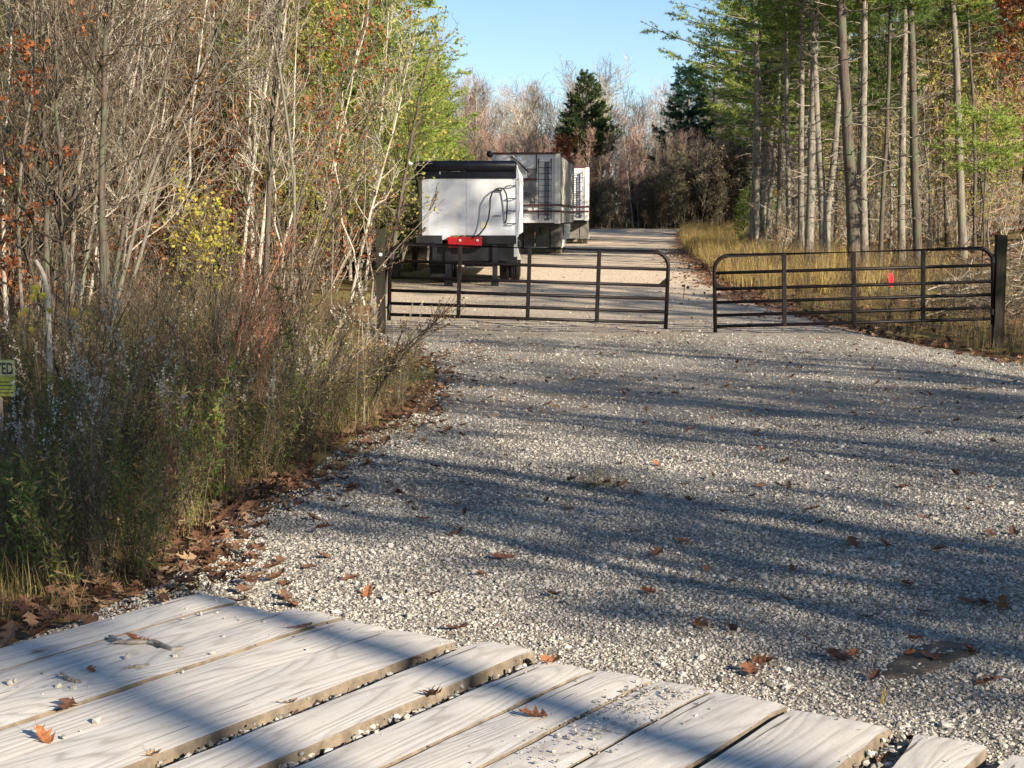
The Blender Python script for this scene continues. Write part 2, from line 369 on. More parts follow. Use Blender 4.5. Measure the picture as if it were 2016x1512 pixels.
patch('mud_patch', [(1720, 1330), (1760, 1295), (1800, 1275), (1870, 1264), (1925, 1272), (1935, 1290), (1880, 1315), (1850, 1330), (1790, 1345), (1740, 1348), (1715, 1342)], M['mud'], '', '', .004)

ysx = np.linspace(27.5, 100, 150); rwx = right_edge(ysx) + .15 * wob(ysx, ysx * 0, 1.7, 4); inw = .25 + .9 * np.abs(wob(ysx, ysx * 0, .9, 8)) * sstep(27, 32, ysx) + .25 * np.abs(wob(ysx, ysx * 0, 5.0, 2))
u6 = np.linspace(0, 1, 8); X = (rwx - inw)[:, None] + (inw + .3)[:, None] * u6[None]; Y = np.repeat(ysx[:, None], 8, 1); Z = gz(X, Y) + .012 + .006; Z[:, 0] -= .012; Z[:, -1] -= .12
g = MB(); idx = np.arange(X.size).reshape(X.shape); g.add(np.stack([X, Y, Z], -1).reshape(-1, 3), np.stack([idx[:-1, :-1], idx[:-1, 1:], idx[1:, 1:], idx[1:, :-1]], -1).reshape(-1, 4))
tag(g.obj('soil_strip', M['dirt'], smooth=True), kind='structure')
# ------------------------------------------------------------------ plank deck
m, n, b = new_mat('weathered_plank', .8, .25)
co = coords(n, (1, 1, 1)); oi = n.nodes.new('ShaderNodeObjectInfo')
mp = n.nodes.new('ShaderNodeMapping'); n.links.new(co, mp.inputs[0]); mp.inputs['Scale'].default_value = (6.0, .8, 6.0)
cmb = n.nodes.new('ShaderNodeCombineXYZ'); mu = N(n, 'ShaderNodeMath', operation='MULTIPLY'); n.links.new(oi.outputs['Random'], mu.inputs[0]); mu.inputs[1].default_value = 50
n.links.new(mu.outputs[0], cmb.inputs[0]); n.links.new(mu.outputs[0], cmb.inputs[2]); n.links.new(cmb.outputs[0], mp.inputs['Location'])
fw = noise(n, mp.outputs[0], .55, 2, .4)
mul = N(n, 'ShaderNodeMath', operation='MULTIPLY'); n.links.new(fw, mul.inputs[0]); mul.inputs[1].default_value = 150
sn = N(n, 'ShaderNodeMath', operation='SINE'); n.links.new(mul.outputs[0], sn.inputs[0])
fine = noise(n, coords(n, (170, 2.2, 170)), 1, 5, .75); blot = noise(n, coords(n, (3, 1.5, 3)), 1.3, 5, .65)
r = ramp(n, [(.0, (.46, .43, .39)), (.22, (.62, .59, .54)), (.9, (.68, .65, .60))]); mr = N(n, 'ShaderNodeMapRange'); mr.inputs[1].default_value = -1; n.links.new(sn.outputs[0], mr.inputs[0]); n.links.new(mr.outputs[0], r.inputs[0])
rf = ramp(n, [(.3, (.50, .47, .44)), (.52, (1, 1, 1))]); n.links.new(fine, rf.inputs[0])
c = mixc(n, r.outputs[0], rf.outputs[0], .75, 'MULTIPLY')
rb = ramp(n, [(.42, (0, 0, 0)), (.68, (.8, .8, .8))]); n.links.new(blot, rb.inputs[0]); c = mixc(n, c, (.66, .61, .53), rb.outputs[0])
spk = noise(n, coords(n, (1, 1, 1)), 30, 4, .75); rk = ramp(n, [(.62, (0, 0, 0)), (.7, (.55, .55, .55))]); n.links.new(spk, rk.inputs[0]); c = mixc(n, c, (.26, .23, .19), rk.outputs[0])
gm = noise(n, coords(n, (5, 1.6, 5)), 2.2, 6, .75); rgm = ramp(n, [(.50, (0, 0, 0)), (.70, (.40, .40, .40))]); n.links.new(gm, rgm.inputs[0]); c = mixc(n, c, (.46, .41, .34), rgm.outputs[0])
ck = noise(n, coords(n, (38, 1.1, 38)), 1.0, 3, .6); rck = ramp(n, [(.655, (0, 0, 0)), (.67, (.9, .9, .9))]); n.links.new(ck, rck.inputs[0]); c = mixc(n, c, (.13, .11, .09), rck.outputs[0])
n.links.new(c, b.inputs['Base Color'])
ad = N(n, 'ShaderNodeMath', operation='ADD'); n.links.new(mr.outputs[0], ad.inputs[0]); n.links.new(fine, ad.inputs[1]); bump(n, b, ad.outputs[0], .22, .0018)
M['plank'] = m

M['plank_edge'] = plain('plank_edge', (.19, .155, .115), .9, 0, .4, 18, .2, (.10, .08, .06))
deck = empty('plank_deck', (DE0[0], DE0[1], 0), math.atan2(DS[1], DS[0]))
tag(deck, 'weathered pale grey plank deck across the foreground, laid at a slant to the gravel', 'deck')
# seams across the deck end: (start, stop, how far the far end sticks out, height, turn)
PL = [(0.0, .232, .0, .0, .015), (.240, .50, -.05, -.004, .0), (.512, .775, .03, .003, .0), (.787, 1.026, .02, -.002, .002), (1.038, 1.37, .0, .006, .0),
      (1.455, 1.69, .05, .010, .012), (1.775, 1.985, -.02, .002, -.002), (1.994, 2.212, .0, .0, .0), (2.224, 2.43, .02, -.004, .0), (2.442, 2.72, .01, .0, .0), (2.745, 3.085, -.03, .004, .006), (3.155, 3.385, .0, -.006, .0), (3.46, 3.72, -.04, -.004, .01), (3.75, 4.12, .02, 0, 0), (4.16, 4.45, 0, 0, 0)]
rng = np.random.default_rng(5)
for i, (a, b_, out, dz, turn) in enumerate(PL):
    L = 5.2; seg = 46; mbp = MB(); wdt = b_ - a; T = .075
    yy = np.linspace(0, -L, seg); nx = 9
    edge_l = .004 * wob(yy * 3, yy, 2.0, i) + .005 * wob(yy * 9, yy, 3, i + 3); edge_r = .005 * wob(yy * 3, yy, 2.0, i + 9) + .005 * wob(yy * 9, yy, 3, i + 7)
    if i == 11: edge_l = edge_l + .05 * np.sin(np.clip(-yy, 0, 1.2) * 4.2) * (yy > -1.2)
    V = []
    cross = [(0, -1), (0, -.07), (.015, 0), (.2, 0), (.4, 0), (.6, 0), (.8, 0), (.985, 0), (1, -.07), (1, -1)]
    for k in range(seg):
        for (u, h) in cross:
            cup = .004 * math.sin(math.pi * u)
            x_ = edge_l[k] + (wdt + edge_r[k] - edge_l[k]) * u
            yk = yy[k]
            if k == 0: yk += rng.uniform(-.012, .012) - (.012 if u in (0, 1) else 0)
            zk = h * T + cup + (-.008 if k == 0 else 0)
            V.append((x_, yk, zk))
    V = np.array(V); idx = np.arange(len(V)).reshape(seg, len(cross))
    Q4 = np.stack([idx[:-1, :-1], idx[1:, :-1], idx[1:, 1:], idx[:-1, 1:]], -1)[..., ::-1]
    mbp.add(V, Q4[:, 2:-2].reshape(-1, 4)); mbp.f.setdefault((4, 1), []).append(Q4[:, [0, 1, -2, -1]].reshape(-1, 4))
    mbp.f.setdefault((10, 1), []).append(np.array([idx[0]]))
    o = mbp.obj('plank', [M['plank'], M['plank_edge']], deck); o.location = (a, out, .002 + dz); o.rotation_euler = (0, 0, turn)
# sleepers under the planks
mbp = MB()
for yy in (-.5, -2.0, -3.6): mbp.box((-.02, yy - .1, -.3), (4.5, yy + .1, -.08))
mbp.obj('bearer', M['bark_dark'], deck)

# ------------------------------------------------------------------ leaves and litter shapes
def oak_leaf_arrays(seed, L=.11):
    r_ = np.random.default_rng(seed); k = 13
    s_ = np.linspace(0, 1, k); base = np.sin(np.pi * np.clip(s_ * .95 + .03, 0, 1)) ** .7
    lob = 1 + .55 * np.sin(s_ * 2 * math.pi * 3.2 - 1.2); wv = base * lob * .30
    V = []; cx, cy = r_.uniform(-.6, .6), r_.uniform(.3, 1.3)
    fold = r_.uniform(.1, .9)
    for i in range(k):
        for sgn in (-1, -.5, 0, .5, 1):
            x = s_[i] - .5 + (.10 * abs(sgn) * math.sin(i * 1.9)); y = sgn * wv[i]
            z = cy * (x ** 2) * .6 + fold * abs(y) * .8 + cx * x * y + .02 * r_.standard_normal()
            V.append((x * L, y * L, z * L))
    idx = np.arange(k * 5).reshape(k, 5)
    F = np.stack([idx[:-1, :-1], idx[:-1, 1:], idx[1:, 1:], idx[1:, :-1]], -1).reshape(-1, 4)
    mb_ = MB(); V = np.array(V); V[:, 2] -= V[:, 2].min(); mb_.add(V, F)
    mb_.tube([(-.5 * L, 0, V[2, 2]), (-.62 * L, .02 * L, V[2, 2] + .05 * L), (-.75 * L, 0.05 * L, V[2, 2] + .12 * L)], .0012, 3)
    return mb_.arrays()
OAK = [oak_leaf_arrays(i) for i in range(9)]
def rotm(ax, ay, az):
    return np.array(Matrix.Rotation(az, 3, 'Z') @ Matrix.Rotation(ay, 3, 'Y') @ Matrix.Rotation(ax, 3, 'X'))

rng = np.random.default_rng(21); mb = MB()
def litter(mb, n_, fx, tilt=.45, smin=.6, smax=1.2):
    for _ in range(n_):
        x, y = fx()
        s_, gg = deck_sg(x, y)
        if -.02 < s_ < 4.4 and gg > -.03 : continue
        mb.merge(OAK[rng.integers(9)], rotm(rng.normal(0, tilt), rng.normal(0, tilt), rng.uniform(0, 6.28)), (x, y, zr(x, y) + rng.uniform(0, .05)), rng.uniform(smin, smax))
def fx_left():
    y = 4.0 + 20 * rng.random() ** 1.5; x = left_edge(y) + rng.normal(-.15, .30) + .12 * math.sin(y * 2.1) ; return x, y
def fx_left2():
    y = 4.0 + 6 * rng.random(); x = left_edge(y) - abs(rng.normal(0, .6)); return x, y
def fx_right():
    y = rng.uniform(20, 50); return right_edge(y) + rng.normal(.2, .4), y
litter(mb, 1000, fx_left, .3, .45, 1.05); litter(mb, 600, fx_left2, .35, .5, 1.05); litter(mb, 900, fx_right, smin=.9, smax=1.5)
litter(mb, 1000, lambda: (rng.uniform(-1.5, 9), rng.uniform(8, 30)), .3, .25, .8); litter(mb, 900, lambda: ((lambda y: (right_edge(y) - abs(rng.normal(0, .7)), y))(rng.uniform(27, 70))), .3, .5, 1.1)
tag(mb.obj('leaf_litter', M['litter']), 'brown fallen oak leaves heaped along both edges of the lane', 'leaves', kind='stuff')

OAKM = []
for a in OAK:
    t_ = MB(); t_.merge(a); OAKM.append(t_.mesh('oak_leaf', M['litter']))
LEAFCOL = [leaf_mat('dry_leaf_%s' % nme, [(0, c1), (1, c2)], .12, .65) for nme, c1, c2 in
           (('brown', (.16, .07, .04), (.22, .10, .05)), ('rust', (.30, .12, .05), (.38, .16, .07)), ('dark', (.09, .045, .03), (.13, .065, .04)), ('tan', (.42, .28, .17), (.5, .34, .2)))]
GRAVEL_LEAVES = [(575, 1200, 1.5), (900, 1248, 1), (1345, 1075, 1.3), (1275, 1175, 1.1), (1090, 1182, .9), (945, 1140, .9), (1440, 1155, .8), (1290, 1100, .9), (1390, 1130, .7),
    (1680, 1080, 1.1), (1742, 1080, .9), (1785, 1160, .9), (1850, 1090, 1), (1880, 940, 1.2), (1912, 941, 1), (1905, 1196, 1.2), (1935, 1200, 1.3), (1975, 1202, 1.1), (1820, 1215, 1.1),
    (1710, 1226, .8), (1545, 1188, .9), (1380, 1242, 1), (1445, 1250, .9), (1478, 1336, 1.2), (1502, 1314, 1.1), (1650, 1310, 1.4), (1675, 1302, 1), (1803, 1268, 1.2), (1840, 1306, 1.2),
    (1908, 1292, 1), (1945, 1356, 1.2), (1722, 1346, .9), (1292, 920, 1), (1225, 918, .9), (1545, 915, 1), (1500, 890, .9), (990, 1106, 1.2), (855, 1180, 1), (725, 1178, 1), (690, 1150, 1),
    (430, 1148, 1.3), (830, 1030, 1.1), (700, 966, 1.2), (1430, 766, 1.3), (1490, 856, 1.1), (1640, 806, 1.2), (1750, 770, 1.2), (1830, 780, 1.2), (1560, 745, 1.3), (1330, 780, 1.2),
    (1130, 752, 1.2), (1950, 1060, 1), (1995, 1057, 1), (1080, 800, 1.2), (1210, 700, 1.4), (1700, 850, 1.1), (1360, 850, 1), (1600, 1010, .9), (1480, 985, .9), (1780, 965, 1), (1120, 1010, 1), (900, 1060, 1), (1790, 1300, .9), (640, 1105, 1.1), (1250, 1055, 1), (1560, 1130, .8)]
cnt = 0
for i, (px, py, s_) in enumerate(GRAVEL_LEAVES):
    x, y, z = G(px, py); o = link('oak_leaf', OAKM[i % 9]); ci = [0, 2, 1, 0, 2, 0][i % 6]
    o.location = (x, y, zr(x, y) + .012); o.rotation_euler = (rng.normal(0, .25), rng.normal(0, .25), rng.uniform(0, 6.28)); s_ *= rng.uniform(.7, .95); o.scale = (s_, s_, s_ * .8)
    o.material_slots[0].link = 'OBJECT'; o.material_slots[0].material = LEAFCOL[ci]
    tag(o, 'dry curled brown oak leaf lying on the open grey gravel of the lane', 'leaf', 'oak leaves scattered over the gravel')
def on_deck(px, py):
    dx, dy, dz = ray(px, py); t_ = CAMH / -dz; return dx * t_, dy * t_
for px, py, s_, ci, k, lab in ((592, 1240, 1.15, 1, 0, 'reddish brown oak leaf lying on the plank deck near its far edge'), (1085, 1306, 1.0, 1, 1, 'rust coloured oak leaf on the gravel end of a middle plank'),
        (1050, 1415, 1.1, 0, 2, 'spiky dark brown oak leaf standing on the lower middle of the deck'), (850, 1375, 1.2, 0, 3, 'curled brown oak leaf lying in the wide gap between two planks'),
        (85, 1458, 1.0, 1, 4, 'orange brown oak leaf with pale stem near the bottom left corner'), (130, 1400, 1.1, 2, 5, 'thin dark shrivelled oak leaf on the left part of the deck'),
        (303, 1493, .9, 3, 6, 'tan oak leaf caught at the bottom edge in the deck gap'), (268, 1268, 1.1, 1, 7, 'orange curled oak leaf on top of the broken stick on the deck'),
        (570, 1390, .7, 3, 8, 'small tan leaf fragment wedged in the deck gap'), (820, 1302, .6, 1, 0, 'small red brown leaf stuck in the upper end of the deck gap'), (180, 1325, .55, 1, 2, 'small orange leaf curl lying beside the pebbles on the deck')):
    x, y = on_deck(px, py); o = link('oak_leaf', OAKM[k]); s_ *= .78; o.location = (x, y, .010); o.rotation_euler = (rng.normal(0, .2), rng.normal(0, .2), rng.uniform(0, 6.28)); o.scale = (s_,) * 3
    o.material_slots[0].link = 'OBJECT'; o.material_slots[0].material = LEAFCOL[ci]
    tag(o, lab, 'leaf', 'oak leaves on the plank deck')
# broken stick
M['stick'] = bark_mat('stick_bark', (.10, .085, .07), (.34, .31, .27), None, 20, 20)
def stick(name, pts_px, rad, lab, h=.012):
    p0 = on_deck(*pts_px[0]); mbs = MB(); pp = []
    for i, q in enumerate(pts_px):
        x, y = on_deck(*q); pp.append((x - p0[0], y - p0[1], h + .004 * math.sin(i * 2)))
    pp = np.array(pp); tt = np.linspace(0, len(pp) - 1, 14); fine_ = np.stack([np.interp(tt, range(len(pp)), pp[:, k]) for k in range(3)], -1)
    rr = rad * (1 + .25 * rng.standard_normal(14).clip(-1, 1)); rr[0] *= .5; rr[-1] *= .6
    mbs.tube(fine_, rr, 7)
    for k_ in (3, 8):
        d = rng.normal(0, 1, 3); d[2] = abs(d[2]) * .5; d /= np.linalg.norm(d)
        mbs.tube([fine_[k_], fine_[k_] + d * rad * 3.2], [rad * .4, rad * .15], 5)
    return tag(mbs.obj(name, M['stick'], loc=(p0[0], p0[1], 0)), lab, 'stick', 'sticks on the deck')
stick('broken_stick', [(215, 1258), (235, 1272), (300, 1268), (340, 1285), (362, 1284)], .010, 'long crooked grey broken stick under a curled leaf on the deck')
stick('broken_stick', [(120, 1332), (135, 1345), (160, 1350)], .009, 'short dark knobbly stick among pebbles on the left of the deck')
stick('broken_stick', [(245, 1322), (270, 1320), (295, 1314)], .005, 'pale bark strip lying between the long stick and the short stick')
stick('broken_stick', [(62, 1290), (94, 1288)], .004, 'thin black twig near the left end of the first deck plank')
# pebbles and grit on the deck
rng = np.random.default_rng(31)
PEB = [(420, 1292, .014), (345, 1297, .012), (115, 1358, .014), (145, 1360, .013), (175, 1357, .008), (20, 1350, .013), (30, 1345, .010), (190, 1425, .016), (125, 1457, .012), (250, 1298, .012), (395, 1213, .010), (320, 1192, .008), (360, 1222, .008), (440, 1258, .009), (800, 1417, .012), (520, 1228, .009), (605, 1282, .007), (360, 1327, .007), (85, 1372, .007), (740, 1445, .008), (500, 1430, .008)]
PEBM = []
for k in range(4):
    t_ = MB(); pebbles(t_, np.zeros((1, 3)), np.array([1.0]), rng); PEBM.append(t_.mesh('pebble', M['stone']))
for i, (px, py, s_) in enumerate(PEB):
    x, y = on_deck(px, py); o = link('pebble', PEBM[i % 4]); o.location = (x, y, .004 + s_ * .55); o.scale = (s_,) * 3; o.rotation_euler = (0, 0, i)
    tag(o, 'small pale grey stone lying loose on the plank deck', 'stone', 'stones lying on the plank deck')
mb = MB()
def deckpt(s_, gdist): q = DE0 + DS * s_ + DG * gdist; return q
n_ = 2600; ss = []; 
for _ in range(n_):
    u = rng.random()
    if u < .33: s_ = rng.uniform(1.37, 1.455); gd = rng.uniform(.05, 2.2); z = rng.uniform(-.06, -.015)
    elif u < .55: s_ = rng.uniform(1.69, 1.775); gd = rng.uniform(0, 2.2); z = rng.uniform(-.06, -.01)
    elif u < .80: s_ = rng.uniform(3.085, 3.245) if rng.random() < .6 else rng.uniform(3.5, 3.6); gd = rng.uniform(-.05, 1.4); z = rng.uniform(-.06, -.005)
    elif u < .92: s_ = 2.33 + rng.normal(0, .07); gd = abs(rng.normal(0, .5)) + .05; z = .008
    else: s_ = rng.uniform(0, 3.4); gd = rng.random() ** 2 * 2.0; z = .006
    q = deckpt(s_, gd); ss.append((q[0], q[1], z, rng.uniform(.0025, .007) if z > 0 else rng.uniform(.006, .016)))
ss = np.array(ss); pebbles(mb, ss[:, :3], ss[:, 3], rng)
for _ in range(70):
    s_ = rng.choice([1.41, 1.73, 3.16]) + rng.normal(0, .03); q = deckpt(s_, rng.uniform(0, 2.0))
    mb.merge(OAK[rng.integers(9)], rotm(rng.normal(0, .6), rng.normal(0, .6), rng.uniform(0, 6.28)), (q[0], q[1], -.03), rng.uniform(.3, .55), 1)
tag(mb.obj('grit', [M['stone'], M['litter']]), 'grit, stone chips and crumbled leaves in the gaps and on the planks', 'grit', kind='stuff')
mb = MB(); q0 = DE0 + DG * .05
c4 = [DE0 + DG * .06 - DS * .0, DE0 + DG * .06 + DS * 4.4, DE0 + DG * 5.2 + DS * 4.4, DE0 + DG * 5.2]
mb.hexa([(*c4[3], -.2), (*c4[2], -.2), (*c4[1], -.2), (*c4[0], -.2), (*c4[3], -.072), (*c4[2], -.072), (*c4[1], -.072), (*c4[0], -.072)])
tag(mb.obj('soil_bed', M['mud']), kind='structure')
# ------------------------------------------------------------------ trailers
M['white'] = plain('white_paint', (.50, .53, .58), .35, 0, .04, 2.5, .5, (.62, .62, .60))
M['black'] = plain('black_tarp', (.004, .005, .010), .4, 0, .4, 5, .3)
M['blackmetal'] = plain('black_steel', (.011, .011, .013), .5, 0, .4, 9, .5)
M['rubber'] = plain('black_rubber', (.013, .013, .013), .75, 0, .3, 12)
M['dusty_rubber'] = plain('dusty_rubber', (.13, .125, .115), .9, 0, .35, 6)
M['red'] = plain('red_paint', (.42, .008, .012), .35, 0, .12, 6, .5)
M['alu'] = plain('dull_aluminium', (.66, .67, .68), .45, .1, .12, 3, .5, (.40, .38, .34))
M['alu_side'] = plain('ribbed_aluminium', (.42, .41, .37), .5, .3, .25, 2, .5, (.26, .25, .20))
M['pale'] = plain('pale_steel', (.72, .72, .68), .5, 0, .1, 4, .4, (.50, .47, .41))
M['maroon'] = plain('maroon_steel', (.085, .03, .035), .5, 0, .3, 6)
M['bluegrey'] = plain('blue_grey_panel', (.16, .17, .22), .5, 0, .2, 4)
M['darkpanel'] = plain('dark_grey_panel', (.20, .20, .21), .6, 0, .35, 2.2)  # dark grey, with the shade on the door panel put into the colour
M['cream'] = plain('cream_placard', (.66, .62, .47), .5, 0, .06, 4)

def wheel(parent, cx, cy, cz, r=.5, wd=.24, tyremat=None):
    t_ = MB(); pr = [(-.5, .62), (-.5, .9), (-.42, .985), (-.2, 1), (-.19, .97), (-.15, .97), (-.14, 1), (.0, 1), (.01, .97), (.05, .97), (.06, 1), (.2, 1), (.42, .985), (.5, .9), (.5, .62)]
    t_.lathe([(a * wd, q * r) for a, q in pr], 'x', (0, 0, 0), 30)
    o = t_.obj('tyre', tyremat or M['rubber'], parent, True, (cx, cy, cz))
    h = MB(); h.lathe([(-.40 * wd, .01), (-.40 * wd, .25 * r), (-.2 * wd, .3 * r), (-.15 * wd, .55 * r), (-.45 * wd, .6 * r), (-.45 * wd, .64 * r), (.45 * wd, .64 * r), (.45 * wd, .6 * r), (.15 * wd, .55 * r), (.2 * wd, .3 * r), (.4 * wd, .25 * r), (.4 * wd, .01)], 'x', (0, 0, 0), 24)
    h.obj('rim', M['pale'], o, True)
    return o

def place(root, X, D, z, yaw): root.location = (X, D, z); root.rotation_euler = (0, 0, -yaw)

t1 = empty('dump_trailer'); place(t1, -1.085, 37.4, -.08, .02)
tag(t1, 'white steel dump trailer with rolled black tarp and red box, nearest behind the left gate', 'trailer')
hw = 1.19; b_ = MB()
def ring(y, z, c=.10): return None
prof = [(-hw, .22), (-hw + .10, .03), (-hw + .26, 0), (hw - .12, 0), (hw - .03, .05), (hw, .16)]    # rounded rear corners in plan
Vt = []
for z in (1.236, 1.9, 2.9): Vt += [(x, y, z) for x, y in prof] + [(hw, 8.8, z), (-hw, 8.8, z)]
k = 8; F = [(a * k + i, a * k + (i + 1) % k, (a + 1) * k + (i + 1) % k, (a + 1) * k + i) for a in range(2) for i in range(k)]
b_.add(Vt, F); b_.f[(8, 0)] = [np.array([list(range(7, -1, -1))]), np.array([list(range(16, 24))])]
for yy in np.arange(.9, 8.6, .75): b_.box((hw - .002, yy, 1.24), (hw + .05, yy + .07, 2.85))
for yy in np.arange(.9, 8.6, .75): b_.box((-hw - .05, yy, 1.24), (-hw + .002, yy + .07, 2.85))
b_.box((hw - .01, .2, 2.6), (hw + .06, 8.8, 2.7))
b_.obj('body', M['white'], t1)
MB().bbox((-1.18, -.035, 2.60), (1.19, .02, 2.86), .012).obj('tarp_flap', M['black'], t1)
r_ = MB(); r_.lathe([(-1.26, .02), (-1.26, .10), (-1.2, .125), (1.14, .125), (1.19, .10), (1.19, .02)], 'x', (0, -.04, 2.90), 20)
r_.obj('tarp_roll', M['black'], t1, True)
q = MB()
for x0, x1, hh in ((-.97, -.75, .008), (-.62, -.40, .018), (-.38, -.14, .030), (-.08, .02, .022)):
    for s_ in np.arange(x0, x1, .035): q.box((s_, -.041, 2.785 - hh * random.uniform(.3, 1)), (s_ + .028, -.0352, 2.785 + hh * random.uniform(.3, 1)))
q.box((-.655, -.043, 2.70), (-.640, -.0352, 2.83))
q.obj('marking', M['pale'], t1)
for x0, x1 in ((-1.24, -.60), (.46, 1.19)):
    MB().bbox((x0, -.06, 1.03), (x1, .12, 1.235), .012).obj('bumper', M['blackmetal'], t1)
MB().hexa([(-.60, -.02, 1.13), (-.5, -.02, 1.13), (-.5, .1, 1.13), (-.60, .1, 1.13), (-.60, -.02, 1.235), (-.38, -.02, 1.235), (-.38, .1, 1.235), (-.60, .1, 1.235)]).obj('sill_bracket', M['white'], t1)
rb = MB().bbox((-.46, -.20, .95), (.36, .10, 1.20), .02).obj('red_box', M['red'], t1)
for xx in (-.16, .26): MB().lathe([(-.235, .01), (-.235, .03), (-.2, .03)], 'y', (xx, 0, 1.12), 12).obj('coupling', M['pale'], rb)
def at1(px, py): return ((px - 1008) / 81 + 1.085, 1.6 - (py - 427) / 81 + .08)
hp = []
for px, py, off in ((930, 468, .22), (945, 461, .24), (956, 447, .26), (963, 430, .28), (965.5, 410, .28), (966, 392, .26), (970, 380, .2), (977, 373, .14), (985, 371, .06), (992, 373, .1), (997, 382, .13), (999, 395, .13), (998.5, 415, .1), (997, 432, .06), (995, 439, .03)):
    x, z = at1(px, py); hp.append((x, -off, z))
hp = np.array(hp); tt = np.linspace(0, len(hp) - 1, 50)
MB().tube(np.stack([np.interp(tt, range(len(hp)), hp[:, k]) for k in range(3)], -1), .018, 8).obj('hose', M['rubber'], t1, True)
x, z = at1(984, 374); MB().box((x - .06, -.09, z - .03), (x + .06, .01, z)).obj('hose_hook', M['blackmetal'], t1)
for py in (367, 391.5, 415.5, 440):
    x, z = at1(999, py); MB().tube([(x, .0, z), (x, -.10, z), (1.14, -.10, z), (1.17, .03, z)], .013, 6).obj('rung', M['blackmetal'], t1)
x, z = at1(970, 425); MB().hexa([(x, -.035, z - .03), (x + .2, -.01, z - .012), (x + .2, 0, z - .012), (x, 0, z - .03), (x + .05, -.045, z + .02), (x + .2, -.01, z + .01), (x + .2, 0, z + .01), (x + .04, 0, z + .02)]).obj('handle', M['darkpanel'], t1)
x, z = at1(947, 449); MB().box((x, -.006, z), (x + .19, .0, z + .15)).obj('placard', M['cream'], t1)
MB().box((-.012, -.008, 1.24), (.012, .002, 2.6)).obj('seam', M['white'], t1)
MB().tube([(-1.27, -.02, 2.93), (-1.25, .0, 2.75), (-1.22, 1.2, 2.0)], .022, 6).obj('tarp_arm', M['blackmetal'], t1)
MB().tube([(-1.45, -.1, 2.99), (-1.26, -.02, 2.92)], .035, 8).obj('tarp_arm', M['pale'], t1)
MB().tube([(1.20, -.01, 2.92), (1.25, .0, 2.7), (1.27, .04, 1.9), (1.22, .08, 1.2)], .022, 6).obj('tarp_arm', M['pale'], t1)
MB().bbox((1.13, -.02, .72), (1.21, .3, 1.24), .01).obj('corner_post', M['pale'], t1)
MB().hexa([(1.02, 1.0, .62), (1.28, 1.0, .62), (1.28, 1.9, .62), (1.02, 1.9, .62), (1.05, 1.1, .93), (1.21, 1.1, .93), (1.21, 1.8, .93), (1.05, 1.8, .93)]).obj('fender', M['pale'], t1)
fr = MB(); fr.box((-.85, .1, .62), (.98, .5, 1.03)); fr.box((-.55, .5, .55), (-.35, 8.6, 1.1)); fr.box((.55, .5, .55), (.75, 8.6, 1.1)); fr.box((-.95, .6, .5), (1.2, 2.6, 1.0)); fr.box((-.1, .55, .46), (.7, 1.1, .56)); fr.obj('frame', M['blackmetal'], t1)
for yy in (1.6, 2.9):
    for xx in (-.82, -.55, .87, 1.13): wheel(t1, xx, yy, .575 + .02 * (yy - 1.6), .5)
    MB().tube([(-.9, yy, .58), (1.2, yy, .58)], .07, 10).obj('axle', M['blackmetal'], t1)
for x0, x1 in ((-.56, -.36), (.58, .76)):
    lg = MB(); lg.box((x0 + .03, .0, .12), (x1 - .03, .14, 1.05)); lg.bbox((x0, -.06, .0), (x1, .2, .22), .01); lg.obj('support_leg', M['blackmetal'], t1)
for x0, x1 in ((-.96, -.58),): MB().bbox((x0, .7, .2), (x1, .73, 1.0), .006).obj('mud_flap', M['rubber'], t1)
MB().tube([(-.75, 7.6, .0), (-.75, 7.6, 1.1)], .06, 8).obj('landing_leg', M['blackmetal'], t1)
MB().tube([(.95, 7.6, .0), (.95, 7.6, 1.1)], .06, 8).obj('landing_leg', M['blackmetal'], t1)

